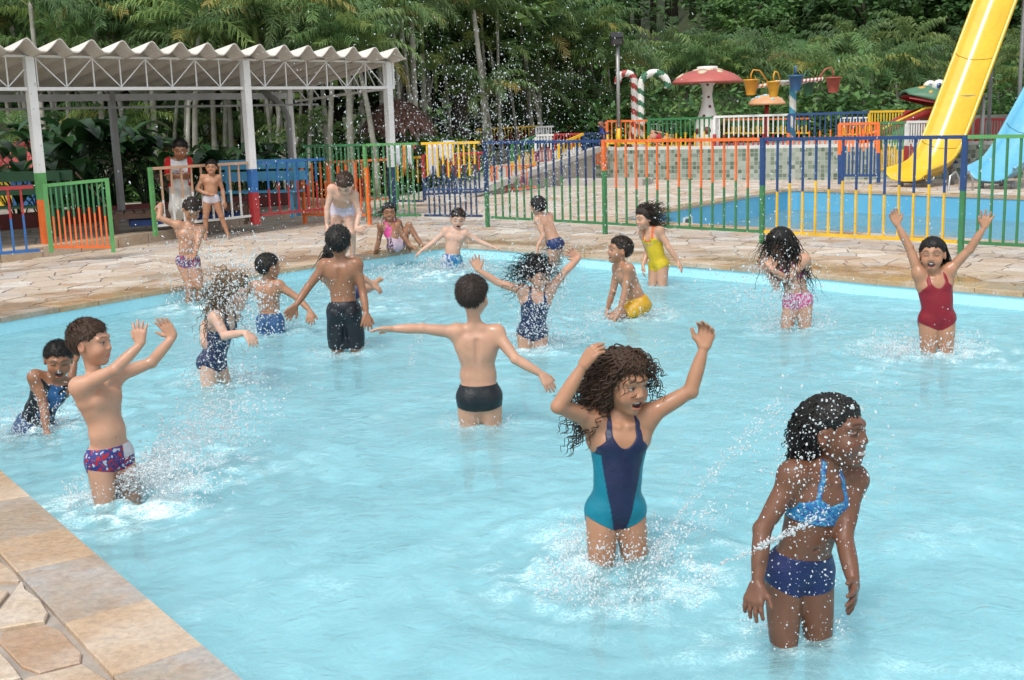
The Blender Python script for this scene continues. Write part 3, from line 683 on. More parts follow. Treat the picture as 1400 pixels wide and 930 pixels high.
fp(1202.5, 168, 232, 1239, 167.5, 232, 25.7, 25.5, ('green', 'yellow', 'green', 'yellow'), 9, 'green railing with yellow lower half next to the yellow slide', split=.5)
fp(1239.5, 167, 224, 1278, 166.5, 223, 26.2, 26, ('white', 'red', 'white', 'red'), 10, 'white railing with red lower half behind the yellow slide', split=.45)
fp(1278.5, 167, 222, 1312, 166.5, 222, 26.2, 26, ('blue', 'blue', 'blue', 'blue'), 8, 'short blue railing partly behind the yellow slide')
fp(1335, 163.5, 205, 1378, 163, 205, 27.2, 27, ('red', 'red', 'red', 'red'), 10, 'all red railing between the two water slides')
fp(990, 164, 182, 1108, 162, 182, 34, 33.5, ('orange', 'yellow', 'green', 'yellow'), 20, 'orange rail with green and yellow bars far behind the white railing', rw=.05)
fp(890, 170, 186, 925, 169.5, 186, 35, 35, ('white', 'white', 'white', 'white'), 8, 'small white railing far behind the green and yellow railing', rw=.05)
fp(1150, 161.5, 184, 1188, 161, 184, 33, 33, ('white', 'yellow', 'white', 'yellow'), 8, 'white topped railing with yellow lower bars far behind the blue one', rw=.05)
# the left part of the playground
fp(652, 177, 197, 742, 172, 195, 34, 34, ('yellow', 'red', 'yellow', 'red'), 18, 'yellow topped railing with red lower bars far beyond the ramp', split=.6, jit=.15, rw=.05)
fp(733, 174, 190, 757, 173, 190, 33.5, 33.5, ('white', 'white', 'white', 'white'), 6, 'short white railing far beyond the ramp', rw=.05)
fp(742, 171, 184, 769, 170, 184, 36, 36, ('blue', 'blue', 'blue', 'blue'), 5, 'short blue railing far beyond the ramp', rw=.05)
fp(778, 173.5, 184, 830, 172, 184, 36, 36, ('yellow', 'red', 'orange', 'red'), 8, 'faded yellow and red railing at the back of the upper terrace', rw=.05)
fp(732, 185.5, 222, 757, 184.5, 222, 29.6, 29.6, ('white', 'red', 'white', 'red'), 5, 'white railing with red lower bars beside the sloping yellow one', rw=.05)
fp(757.5, 184, 222, 797, 183, 222, 30.2, 30.2, ('red', 'white', 'red', 'white'), 8, 'red topped railing with white lower bars behind the sloping yellow one', rw=.05)
fp(700, 198, 236, 732, 186, 222, 28.3, 29, ('green', 'yellow', 'green', 'yellow'), 6, 'sloping green handrail with yellow lower bars along the ramp', rw=.05)
fp(765, 197, 222, 797, 183.5, 212, 29, 29.8, ('yellow', 'yellow', 'yellow', 'white'), 5, 'sloping yellow handrail at the top of the ramp', rw=.06)
fp(797.5, 183, 225, 832, 182, 223, 30.4, 31.2, ('blue', 'orange', 'blue', 'orange'), 7, 'blue topped railing with orange lower bars beside the pole', rw=.05)
fp(672, 228, 262, 733, 226, 256, 26.6, 27.0, ('orange', 'orange', 'orange', 'red'), 8, 'thin faded orange railing standing at the foot of the ramp', rw=.035, bw=.025)
fp(578, 213, 266, 660, 209, 262, 23.0, 23.4, ('red', 'navy', 'red', 'navy'), 12, 'red topped railing with navy bars behind the yellow topped railing', rw=.05, bw=.03)
fp(447, 222, 275, 533, 218, 272, 22.6, 22.9, ('orange', 'orange', 'orange', 'red'), 10, 'orange railing farther back behind the green railing', rw=.05, bw=.03)
fp(536, 217, 275, 577, 215, 275, 23.2, 23.2, ('yellow', 'navy', 'yellow', 'green'), 5, 'yellow topped railing hung with towels', rw=.05, bw=.03)
# towels and clothes hung over the railings
def cloth(px0, py0, px1, py1, Y, colr, label, seed):
    a_ = AT(px0, py0, Y); b_ = AT(px1, py1, Y); r = random.Random(seed); mb = MB(); nx, ny = 8, 7; vs = []
    wv = [r.uniform(-.03, .03) for _ in range(nx+1)]; hem = [r.uniform(-.09, .09) for _ in range(nx+1)]
    for i in range(nx+1):
        for j in range(ny+1):
            x = lerp(a_.x, b_.x, i/nx); z = lerp(a_.z, b_.z+hem[i], max(0, (j-1))/(ny-1)); y = a_.y-.05-wv[i]*j/ny+.03*math.sin(i*1.7+seed)*(j/ny)
            if j == 0: y = a_.y+.09; z = a_.z-.1
            vs.append((x, y, z))
    fs = [(i*(ny+1)+j, (i+1)*(ny+1)+j, (i+1)*(ny+1)+j+1, i*(ny+1)+j+1) for i in range(nx) for j in range(ny)]
    mb.add(vs, fs, True); o = mb.build('hanging_towel', paint('cloth_'+'%d' % seed, colr, .9, .2, None, 14, .4)); s_ = o.modifiers.new('thick', 'SOLIDIFY'); s_.thickness = .012
    tag(o, label, 'towel')
cloth(538, 199, 550, 226, 22.9, (.62, .64, .68), 'white towel hanging beside the white pavilion post', 1)
cloth(551, 198, 557, 236, 22.85, (.70, .28, .08), 'narrow orange and blue towel hanging between white ones', 2)
cloth(557, 198, 566, 228, 22.9, (.66, .66, .68), 'white towel hanging left of the red one', 3)
cloth(560, 197, 568, 206, 23.1, (.55, .04, .05), 'small red cloth hanging behind the white towel', 4)
cloth(583, 196, 600, 236, 22.95, (.60, .60, .66), 'pale lilac towel hanging behind the yellow railing', 5)
cloth(600, 195, 618, 216, 22.9, (.66, .68, .72), 'short white towel over the red topped railing', 6)
cloth(606, 193, 622, 206, 23.2, (.42, .52, .62), 'bluish towel bunched on the red topped railing', 7)
# ================================================================== hill and vegetation
def hill_z(x, y):
    t = max(0.0, (y-46)/70.0); base = 0.0
    ext = max(0.0, min(1.0, (y-33)/6.0))*0.75
    return -0.02+ext+(9+17*max(0.0, min(1.0, (x-12)/16)))*t*t*(3-2*min(t, 1))+1.2*mnoise.noise(Vector((x*.05, y*.05, 0)))*min(1, t*5)+x*0.03*min(1, t*4)
nx, ny = 70, 40; vs = []; fs = []
for i in range(nx+1):
    for j in range(ny+1):
        x = -70+150*i/nx; y_ = 33.5+(j/ny)**1.3*110; vs.append((x, y_, hill_z(x, y_)))
for i in range(nx):
    for j in range(ny): a_ = i*(ny+1)+j; fs.append((a_, a_+ny+1, a_+ny+2, a_+1))
a = NT('hill_soil'); n1 = a.noise(.6, 5); a.l(a.ramp(n1, [(.3, (.02, .025, .01)), (.6, (.04, .055, .018)), (.8, (.06, .05, .03))]), a.b.inputs['Base Color']); a.b.inputs['Roughness'].default_value = .95
mb = MB(); mb.add(vs, fs, True); tag(mb.build('hill', a.m), kind='structure')
def leaf_mat(name, stops, transl=.35, rough=.5, attr='rnd', objvar=.25):
    a = NT(name); at = a.n('Attribute'); at.attribute_name = attr; oi = a.n('ObjectInfo')
    c = a.ramp(at.outputs['Fac'], stops)
    hv = a.n('HueSaturation'); a.l(c, hv.inputs['Color'])
    mr = a.n('MapRange'); mr.inputs['To Min'].default_value = 1-objvar; mr.inputs['To Max'].default_value = 1+objvar; a.l(oi.outputs['Random'], mr.inputs['Value']); a.l(mr.outputs[0], hv.inputs['Value'])
    m2 = a.n('MapRange'); m2.inputs['To Min'].default_value = .492; m2.inputs['To Max'].default_value = .528; a.l(a.math('FRACT', a.math('MULTIPLY', oi.outputs['Random'], 7.31)), m2.inputs['Value']); a.l(m2.outputs[0], hv.inputs['Hue'])
    a.l(hv.outputs[0], a.b.inputs['Base Color']); a.b.inputs['Roughness'].default_value = rough; a.b.inputs['Specular IOR Level'].default_value = .35
    tr = a.n('BsdfTranslucent'); a.l(hv.outputs[0], tr.inputs['Color']); mx = a.n('MixShader'); mx.inputs[0].default_value = transl
    a.l(a.b.outputs[0], mx.inputs[1]); a.l(tr.outputs[0], mx.inputs[2]); a.l(mx.outputs[0], a.out.inputs['Surface']); return a.m
FROND = leaf_mat('palm_leaflet', [(0, (.070, .130, .050)), (.4, (.120, .198, .066)), (.66, (.195, .275, .080)), (.84, (.28, .30, .08)), (.93, (.35, .29, .07)), (1, (.33, .24, .09))])
BROAD = leaf_mat('broad_leaf', [(0, (.052, .112, .040)), (.5, (.095, .185, .054)), (.85, (.15, .255, .068)), (1, (.20, .28, .08))])
DARKL = leaf_mat('dark_glossy_leaf', [(0, (.012, .035, .012)), (.6, (.025, .065, .02)), (1, (.05, .12, .03))], .2, .3)
a = NT('palm_trunk'); tc = a.n('TexCoord'); sp = a.n('SeparateXYZ'); a.l(tc.outputs['Object'], sp.inputs[0])
ring = a.math('FRACT', a.math('MULTIPLY', sp.outputs[2], 7.0)); n1 = a.noise(3, 4)
c = a.mix(.6, a.ramp(ring, [(0, (.10, .09, .06)), (.12, (.24, .23, .19)), (1, (.20, .21, .15))]), a.ramp(n1, [(.3, (.13, .115, .08)), (.7, (.44, .43, .38))]))
a.l(c, a.b.inputs['Base Color']); a.b.inputs['Roughness'].default_value = .7; PTRUNK = a.m
BARK = paint('bark', (.085, .065, .05), .9, .4, None, 3, .8)
def rnd_mesh(mb, vals, name, mat):
    me = mb.mesh(name, mat); set_attr(me, 'rnd', vals); return me
def frond(mb, vals, base, yaw, pitch, L, rg, tone, npair=30, wid=.034, llen=.52):
    pts = []; p = Vector(base); a_ = pitch; n = 9; d = Vector((math.cos(yaw), math.sin(yaw), 0))
    droop = rg.uniform(1.2, 1.9)
    for i in range(n+1):
        pts.append(p.copy()); p = p+(d*math.cos(a_)+Vector((0, 0, math.sin(a_))))*(L/n); a_ -= droop/n*(.4+1.2*i/n)
    k0 = len(mb.f); mb.tube(pts, [.016*(1-i/(n+1))+.003 for i in range(n+1)], 4, False); vals += [min(1, tone+.15)]*(len(mb.f)-k0)
    side = Vector((-d.y, d.x, 0))
    for k in range(npair):
        t = .18+.82*k/(npair-1); f = t*n; i = min(n-1, int(f)); q = pts[i].lerp(pts[i+1], f-i); tan = (pts[i+1]-pts[i]).normalized(); upn = side.cross(tan).normalized()
        if upn.z < 0: upn = -upn
        ln = llen*(1-.55*abs(t-.45)*1.6)*rg.uniform(.8, 1.1)
        for s in (-1, 1):
            d0 = (side*s*.75+tan*rg.uniform(.5, 1.1)+upn*rg.uniform(-.1, .5)+Vector((0, 0, -rg.uniform(0, .35)))).normalized(); e1 = q+d0*ln*.5; e2 = e1+(d0*rg.uniform(.35, .8)+Vector((rg.uniform(-.2, .2), rg.uniform(-.2, .2), -.8))).normalized()*ln*.5
            wv = tan*wid*.5; kk = len(mb.f)
            mb.add([q-wv*.5, q+wv*.5, e1+wv, e1-wv, e2], [(0, 1, 2, 3), (3, 2, 4)]); tv = min(1, max(0, tone+rg.uniform(-.12, .12)+(.08 if t > .8 else 0))); vals += [tv]*2
def palm_crown(seed, n, L, dry=.12):
    rg = random.Random(seed); mb = MB(); vals = []
    for k in range(n):
        yaw = 2*PI*k/n*1.0+rg.uniform(-.3, .3); pitch = rg.choice([1.25, .95, .7, .5, .25])+rg.uniform(-.15, .15)
        tone = rg.uniform(.1, .65)
        if rg.random() < dry: tone = rg.uniform(.8, .97)
        frond(mb, vals, (0, 0, rg.uniform(-.15, .1)), yaw, pitch, L*rg.uniform(.8, 1.1), rg, tone)
    mb.tube([(0, 0, -.5), (0, 0, -.1), (0, 0, .25)], [.05, .055, .02], 6); vals += [.6]*(len(mb.f)-len(vals))
    return rnd_mesh(mb, vals, 'palm_crown', FROND)
CROWNS = [palm_crown(100+k, 10+k % 4, 1.45+.13*(k % 4), .07) for k in range(6)]
def palm_trunk(seed, r):
    rg = random.Random(seed); lx, ly = rg.uniform(-.5, .5), rg.uniform(-.4, .4); pts = []
    for i in range(9):
        t = i/8; pts.append((lx*t*t, ly*t*t, 4*t))
    return MB().tube(pts, [r*(1.25-.45*i/8) for i in range(9)], 7).mesh('palm_trunk', PTRUNK), (lx, ly)
TRUNKS = [palm_trunk(200+k, .045+.014*(k % 3)) for k in range(6)]
PL_LAB = {'a': ('slender feathery palm growing in the thicket behind the wavy roofed pavilion', 'palms behind the pavilion'), 'b': ('tall slim trunked palm in the grove between the pavilion and the lamp pole', 'palms of the middle grove'),
          'c': ('arching palm in the row behind the upper terrace playground', 'palms behind the playground'), 'd': ('palm at the foot of the wooded hill behind the other palms', 'palms at the foot of the hill')}
vrg = random.Random(77)
def palm(px, ytop, Y, kind, sc=1.0, gz=0.0):
    p = AT(px, ytop, Y); h = max(1.4, p.z-gz-.5*sc); k = vrg.randrange(6); me, (lx, ly) = TRUNKS[vrg.randrange(6)]; rz = vrg.uniform(0, 2*PI)
    lx, ly = lx*math.cos(rz)-ly*math.sin(rz), lx*math.sin(rz)+ly*math.cos(rz)
    t = thing('palm_tree', (p.x-lx, p.y-ly, gz), PL_LAB[kind][0], 'palm', PL_LAB[kind][1])
    inst('trunk', me, t, (0, 0, 0), rz, (1, 1, h/4)); inst('crown', CROWNS[k], t, (lx, ly, h), vrg.uniform(0, 2*PI), sc*vrg.uniform(.85, 1.15))
for k in range(58):
    palm(lerp(-40, 560, (k+vrg.random())/58), vrg.choice([vrg.uniform(-60, 20), vrg.uniform(10, 70), vrg.uniform(-30, 60)]), vrg.uniform(25.5, 32), 'a', 1.05)
for k in range(12): palm(lerp(-30, 420, (k+vrg.random())/12), vrg.uniform(150, 200), vrg.uniform(26, 31), 'a', .8)
for k in range(58):
    px = lerp(520, 850, (k+vrg.random())/58); top = lerp(5, 75, max(0, (px-600)/250)); palm(px, top+(vrg.uniform(-40, 40) if k % 4 else vrg.uniform(40, 95)), vrg.uniform(31, 38) if px < 740 else vrg.uniform(36, 40), 'b', 1.05, 0.1)
for k in range(58):
    px = lerp(815, 1440, (k+vrg.random())/58); palm(px, vrg.uniform(62, 122), vrg.uniform(38, 44), 'c', 1.1, .75)
for k in range(26):
    px = lerp(690, 1440, (k+vrg.random())/26); palm(px, vrg.uniform(40, 90), vrg.uniform(45, 50), 'd', 1.2, 1.0)
# ---- broadleaf trees of the hill
def broad_crown(seed, rx, rz_, nclump, nleaf, ls):
    rg = random.Random(seed); mb = MB(); vals = []
    for c in range(nclump):
        while True:
            v = Vector((rg.uniform(-1, 1), rg.uniform(-1, 1), rg.uniform(-.8, 1)))
            if .35 < v.length < 1: break
        ctr = Vector((v.x*rx, v.y*rx, v.z*rz_)); cr = rg.uniform(.22, .42)*rx*.75; tone = rg.uniform(.1, .8)
        for l_ in range(nleaf):
            d = Vector((rg.gauss(0, 1), rg.gauss(0, 1), rg.gauss(0, .7))); d = d.normalized()*cr*rg.random()**.4
            q = ctr+Vector((d.x, d.y, d.z*.7)); nrm = (Vector((rg.gauss(0, .6), rg.gauss(0, .6), 1.0))+d.normalized()*.5).normalized()
            x = nrm.orthogonal().normalized(); x = Matrix.Rotation(rg.uniform(0, 6.28), 3, nrm) @ x; yv = nrm.cross(x); s = ls*rg.uniform(.6, 1.3)
            mb.add([q-x*s*.5, q+yv*s*.26, q+x*s*.5, q-yv*s*.26], [(0, 1, 2, 3)]); vals.append(min(1, max(0, tone+rg.uniform(-.15, .2))))
    return rnd_mesh(mb, vals, 'tree_crown', BROAD)
BCROWN = [broad_crown(300+k, 2.6, 2.2, 52, 78, .30) for k in range(4)]
def broad_trunk(seed):
    rg = random.Random(seed); mb = MB(); mb.tube([(0, 0, 0), (.1, 0, 1.5), (0, .15, 3.2), (.1, .1, 5.2)], [.24, .19, .15, .06], 8)
    for k in range(6):
        a_ = rg.uniform(0, 6.28); z = rg.uniform(2.2, 4.2); d = Vector((math.cos(a_), math.sin(a_), .7)); b_ = Vector((.04, .1, z)); mb.tube([b_, b_+d*.9, b_+d*1.7+Vector((0, 0, .3))], [.09, .06, .02], 6)
    return mb.mesh('tree_trunk', BARK)
BTRUNK = [broad_trunk(k) for k in range(3)]
KIND = [('rounded bright green tree on the hill above the palms', 'bright trees on the hill'), ('dark green leafy tree on the upper hill slope', 'dark trees on the hill'), ('leafy tree behind the palms of the pavilion thicket', 'trees behind the thicket')]
def tree(x, y_, sc, kind, zs=1.0, gz=None):
    z = hill_z(x, y_) if gz is None else gz; t = thing('broadleaf_tree', (x, y_, z-.1), KIND[kind][0], 'tree', KIND[kind][1], vrg.uniform(0, 6.28))
    inst('trunk', BTRUNK[vrg.randrange(3)], t, sc=(sc, sc, sc*zs)); inst('crown', BCROWN[vrg.randrange(4)], t, (0, 0, 4.4*sc*zs), vrg.uniform(0, 6.28), (sc, sc, sc*vrg.uniform(.85, 1.1)))
for k in range(26):
    Y = vrg.uniform(52, 60); px = lerp(640, 1460, (k+vrg.random())/26)
    if 835 < px < 990: continue
    p = AT(px, 100, Y); tree(p.x, Y, vrg.uniform(.85, 1.2), 0)
for k in range(44):
    Y = vrg.uniform(62, 92); px = lerp(560, 1460, (k+vrg.random())/44)
    if 845 < px < 990: continue
    p = AT(px, 60, Y); tree(p.x, Y, vrg.uniform(1.1, 1.5), 1)
for k in range(26):
    Y = vrg.uniform(34, 44); px = lerp(-60, 640, (k+vrg.random())/26); p = AT(px, 60, Y); tree(p.x, Y, vrg.uniform(.95, 1.35), 2, vrg.uniform(.75, 1.1), 0)
# tall thin trunks at the top of the hill
def pine(px, Y, lean):
    p = AT(px, 40, Y); z = hill_z(p.x, Y); h = 26-vrg.uniform(0, 4)
    t = thing('pine_tree', (p.x, Y, z-.2), 'tall thin straight dark trunk standing on the hill crest', 'pine', 'thin tall pines on the hill')
    MB().tube([(0, 0, 0), (lean*.5, 0, h*.5), (lean, 0, h)], [.26, .2, .12], 7).build('trunk', BARK, t)
    inst('crown', BCROWN[vrg.randrange(4)], t, (lean, 0, h*.9), vrg.uniform(0, 6), (.6, .6, 1.6))
for px in (702, 718, 737, 752, 771, 790, 806, 824, 842, 858, 872, 893, 914, 921, 944, 965, 985, 1010): pine(px+vrg.uniform(-3, 3), vrg.uniform(84, 97), vrg.uniform(-.6, .6))
# ---- low planting
def big_leaf_plant(seed, n):
    rg = random.Random(seed); mb = MB(); vals = []
    for k in range(n):
        yaw = rg.uniform(0, 6.28); d = Vector((math.cos(yaw), math.sin(yaw), 0)); side = Vector((-d.y, d.x, 0)); h = rg.uniform(.5, 1.15); out = rg.uniform(.15, .5)
        b_ = Vector((0, 0, 0)); top = d*out+Vector((0, 0, h)); k0 = len(mb.f); mb.tube([b_, d*out*.4+Vector((0, 0, h*.6)), top], [.014, .012, .008], 4, False)
        L = rg.uniform(.45, .75); wd = L*.36; pts = []; m = 6; a_ = .9; p = top.copy(); tone = rg.uniform(0, .8)
        for i in range(m+1):
            w_ = wd*.5*math.sin(PI*min(1, (i+.35)/(m+.35)))**.7; pts.append((p-side*w_+Vector((0, 0, w_*.3)), p.copy(), p+side*w_+Vector((0, 0, w_*.3)))); p = p+(d*math.cos(a_)+Vector((0, 0, math.sin(a_))))*(L/m); a_ -= .33
        vv = [q for tri in pts for q in tri]; ff = [(3*i+j, 3*i+j+1, 3*i+j+4, 3*i+j+3) for i in range(m) for j in (0, 1)]
        mb.add(vv, ff, True); vals += [tone]*(len(mb.f)-k0)
    return rnd_mesh(mb, vals, 'big_leaf_plant', DARKL)
BL = [big_leaf_plant(400+k, 15) for k in range(4)]
for k in range(32):
    u = lerp(-4.5, LN+.6, (k+vrg.random())/32); p = pv(u, BK+.9+vrg.random()*1.0, 0)+PO
    o = inst('leafy_plant', BL[vrg.randrange(4)], None, (p.x, p.y, 0.0), vrg.uniform(0, 6.28), vrg.uniform(.85, 1.45)); tag(o, 'dark broad leaved plant growing behind the pavilion kerb', 'plant', 'broad leaved plants behind the pavilion')
def shrub_mesh(seed):
    rg = random.Random(seed); mb = MB(); vals = []
    for k in range(700):
        v = Vector((rg.gauss(0, .4), rg.gauss(0, .4), abs(rg.gauss(0, .42)))); nrm = Vector((rg.gauss(0, .6), rg.gauss(0, .6), 1)).normalized(); x = nrm.orthogonal().normalized(); x = Matrix.Rotation(rg.uniform(0, 6.28), 3, nrm) @ x; yv = nrm.cross(x); s = rg.uniform(.1, .2)
        mb.add([v-x*s*.5, v+yv*s*.25, v+x*s*.5, v-yv*s*.25], [(0, 1, 2, 3)]); vals.append(rg.uniform(.1, .9))
    return rnd_mesh(mb, vals, 'shrub', BROAD)
SH = [shrub_mesh(500+k) for k in range(3)]
for k in range(70):
    px = lerp(-30, 1430, (k+vrg.random())/70); Y = vrg.uniform(27, 31.5) if px < 640 else vrg.uniform(35, 39); p = AT(px, 200, Y)
    o = inst('shrub', SH[vrg.randrange(3)], None, (p.x, p.y, 0 if px < 640 else .7), vrg.uniform(0, 6.28), vrg.uniform(.9, 1.9)); tag(o, 'low dense green shrub growing under the palms', 'shrub', 'shrubs under the palms')
for k in range(16):
    px = lerp(860, 1400, (k+vrg.random())/16); p = AT(px, 190, vrg.uniform(35, 37)); o = inst('low_palm', CROWNS[vrg.randrange(6)], None, (p.x, p.y, .9), vrg.uniform(0, 6), vrg.uniform(.5, .8)); tag(o, 'trunkless young palm fanning out behind the playground railings', 'young palm', 'young palms behind the railings')
# ================================================================== playground pieces
def stripes(mb, pts, rad, n, per, frac=.5):
    k0 = len(mb.f); mb.tube(pts, rad, n); m = len(pts)
    for q in range(k0, len(mb.f)-2):
        i, j = divmod(q-k0, n); mb.m[q] = 1 if ((i/per)+j/n) % 1.0 < frac else 0
WHT = paint('playground_white', (.70, .69, .64), .5, .12, None, 4)
def cane(px, Y, rev, cname, label):
    b_ = AT(px, 192, Y); top = AT(px, 100, Y).z; R = .36*rev; t = thing('candy_cane_pole', (b_.x, b_.y, UT), label, 'pole'); pts = []
    hh = top-UT-abs(R)
    for i in range(48): pts.append((0, 0, hh*i/47))
    for i in range(1, 26):
        a_ = PI*1.06*i/25; pts.append((R-R*math.cos(a_), 0, hh+abs(R)*math.sin(a_)))
    mb = MB(); stripes(mb, pts, .095, 14, 9.0, .45); mb.build('cane', [WHT, paint('cane_'+cname, dict(red=(.36, .05, .04), green=(.03, .14, .07))[cname], .5, .15)], t); MB().lathe([(.0, .02), (.16, .02), (.16, 0)], 16).build('base_ring', CONC, t)
cane(868, 32.2, -.62, 'red', 'candy cane pole striped red and white with a short hook'); cane(876.5, 31.6, 1.0, 'green', 'candy cane pole striped green and white with a wide hook')
def mushroom(px, ybase, ytop, Y, capw, caph, capcol, spotcol, stem, label, slim):
    b_ = AT(px, ybase, Y); H = AT(px, ytop, Y).z-UT; t = thing('mushroom_shower', (b_.x, b_.y, UT), label, 'mushroom'); R = capw/2
    def capz(r): return H-caph+caph*(1-(r/R)**2.2)**.75 if r < R else H-caph
    prof = [(R*.2, H-caph-.02), (R*.97, H-caph-.03), (R, H-caph)]+[(R*x, capz(R*x)) for x in (.985, .95, .9, .8, .65, .5, .35, .2, .08, .001)]
    cap = MB().lathe(prof, 40).build('cap', capcol, t)
    rg = random.Random(label); sm = paint('spot_'+label[:5], spotcol, .5, .1)
    for k in range(13):
        r = R*rg.choice([.35, .6, .8]); a_ = 2.4*k+rg.uniform(-.2, .2); s = rg.uniform(.07, .13)*R/.95; c = Vector((r*math.cos(a_), r*math.sin(a_), capz(r))); e = .02
        nr = Vector((math.cos(a_)*(capz(r-e)-capz(r+e)), math.sin(a_)*(capz(r-e)-capz(r+e)), 2*e)).normalized(); x = nr.orthogonal().normalized(); yv = nr.cross(x)
        ring = [c+nr*.012+(x*math.cos(q)+yv*math.sin(q))*s for q in np.linspace(0, 6.28, 15)[:-1]]; rb = [p-nr*.035 for p in ring]
        MB().add(ring+rb+[c+nr*.018], [(j, (j+1) % 14, 28) for j in range(14)]+[(j, 14+j, 14+(j+1) % 14, (j+1) % 14) for j in range(14)], True).build('spot', sm, cap)
    if slim: MB().tube([(0, 0, 0), (0, 0, H-caph-.021)], .06, 10).build('stem', stem, t)
    else:
        sp_ = [(.30, 0), (.34, .15), (.36, .35), (.31, .65), (.20, .95), (.145, 1.2), (.13, H-caph-.3), (.16, H-caph-.1), (.22, H-caph-.02)]
        st = MB().lathe(sp_, 28).build('stem', stem, t); ds = paint('dark_red_spot', (.16, .025, .03), .5, .1)
        for a_, z, s in ((-1.75, .42, .1), (-1.2, .75, .05), (-2.1, .8, .045), (-.5, .45, .09), (-1.5, 1.3, .035), (-1.7, 1.62, .035), (-2.6, .4, .08), (-1.35, 1.05, .04), (0.4, .4, .09), (1.5, .5, .1)):
            rr_ = np.interp(z, [q[1] for q in sp_], [q[0] for q in sp_]); c = Vector((math.cos(a_), math.sin(a_), 0)); x = Vector((-c.y, c.x, 0)); ring = []
            for q in np.linspace(0, 6.28, 13)[:-1]:
                zz = z+s*math.sin(q); r2 = np.interp(zz, [w_[1] for w_ in sp_], [w_[0] for w_ in sp_]); ang = a_+s*math.cos(q)/r2; ring.append(Vector((math.cos(ang)*(r2+.008), math.sin(ang)*(r2+.008), zz)))
            ctr = c*(rr_+.01)+Vector((0, 0, z)); MB().add(ring+[ctr]+[p*1.0-Vector((p.x, p.y, 0))*.06 for p in ring], [(j, (j+1) % 12, 12) for j in range(12)]+[((j+1) % 12, j, 13+j, 13+(j+1) % 12) for j in range(12)], True).build('spot', ds, st)
        MB().lathe([(.28, H-.015), (.28, H+.05), (.24, H+.06), (.001, H+.06)], 24).build('top_disc', WHT, cap)
mushroom(967, 196, 94, 32.2, 1.9, .36, paint('mushroom_red', (.44, .11, .09), .5, .2, None, 3), (.62, .52, .36), WHT, 'big red capped mushroom with cream spots on a white spotted stem', False)
mushroom(1048, 192, 129, 32.8, 1.02, .26, paint('mushroom_peach', (.62, .33, .16), .5, .2, None, 3), (.34, .55, .62), rail('red'), 'small peach capped mushroom with pale blue spots on a thin red stem', True)
# bucket ride
bb = AT(1083, 200, 29.3); br_ = thing('bucket_ride', (bb.x, bb.y, UT), 'water bucket ride with coloured buckets around a blue and white striped pole', 'bucket ride')
H = AT(1083, 108, 29.3).z-UT
mb = MB(); stripes(mb, [(0, 0, H*i/50) for i in range(51)], .085, 14, 14, .4); mb.build('striped_pole', [WHT, paint('pole_teal', (.06, .30, .42), .5, .1)], br_)
def arm(a, b, cname, c):
    mb = MB(); a = Vector(a); b = Vector(b); stripes(mb, [a.lerp(b, i/40) for i in range(41)], .05, 10, 5, .5); mb.build('striped_arm', [WHT, paint('arm_'+cname, c, .5, .1)], br_)
arm((-.95, -.12, H-.16), (0, 0, H-.08), 'orange', (.60, .20, .03)); arm((0, 0, H-.08), (.75, .1, H-.02), 'red', (.36, .06, .05)); arm((-.55, -.5, H-.08), (.45, .5, H-.07), 'plain', (.6, .58, .54))
for dx, dy, dz, w_, cname, c in ((-1.06, -.15, .0, .36, 'amber', (.62, .27, .02)), (-.60, -.55, -.07, .30, 'gold', (.66, .33, .02)), (-.02, -.35, .06, .35, 'blue', (.03, .12, .27)), (.52, .55, -.04, .32, 'green', (.03, .13, .06)), (1.02, .12, .0, .37, 'red', (.40, .09, .06))):
    z1 = H+dz; r = w_/2; bm_ = paint('bucket_'+cname, c, .45, .2)
    MB().lathe([(r*.62, -.36), (r*.97, -.02), (r*1.12, -.02), (r*1.12, .015), (r*.9, .015), (r*.55, -.33), (.001, -.33)], 22, (dx, dy, z1)).build('bucket', bm_, br_)
    MB().lathe([(.001, -.362), (r*.62, -.36)], 22, (dx, dy, z1)).build('bucket_base', bm_, br_)
    hk = [Vector((dx, dy, z1-.02)), Vector((dx, dy, z1+.14)), Vector((dx*.95, dy*.95, z1+.24)), Vector((dx*.8, dy*.8, z1+.22)), Vector((dx*.62, dy*.62, z1-.03))]; MB().tube(hk, .02, 6).build('hook', bm_, br_)
# lamp pole with floodlight
lb = AT(846, 196, 31.4); lp = thing('lamp_pole', (lb.x, lb.y, UT), 'thin grey lamp pole with one black floodlight and yellow painted foot', 'lamp pole'); h = AT(841, 62, 31.4).z-UT
mb = MB(); mb.cur = 0; mb.tube([(0, 0, .55), (0, 0, h)], .05, 10); mb.cur = 1; mb.tube([(0, 0, 0), (0, 0, .55)], .051, 10); mb.build('pole', [paint('galvanised', (.34, .34, .33), .45, .15, None, 5, .1, .5, .4), rail('yellow')], lp)
BLK = paint('black_casing', (.02, .02, .022), .4, .2)
fl = MB().box((-.16, -.16, 0), (.16, .12, .24), Matrix.Rotation(.5, 3, 'X'), (-.03, 0, h+.06)).build('floodlight', BLK, lp); MB().box((-.12, -.175, .04), (.12, -.162, .2), Matrix.Rotation(.5, 3, 'X'), (-.03, 0, h+.06)).build('lens', paint('lamp_glass', (.08, .085, .09), .08, .1), fl)
MB().bar((0, 0, h), (-.03, 0, h+.1), .04).build('bracket', BLK, lp); MB().box((-.16, -.2, .245), (.16, -.1, .26), Matrix.Rotation(.5, 3, 'X'), (-.03, 0, h+.06)).build('visor', BLK, fl)
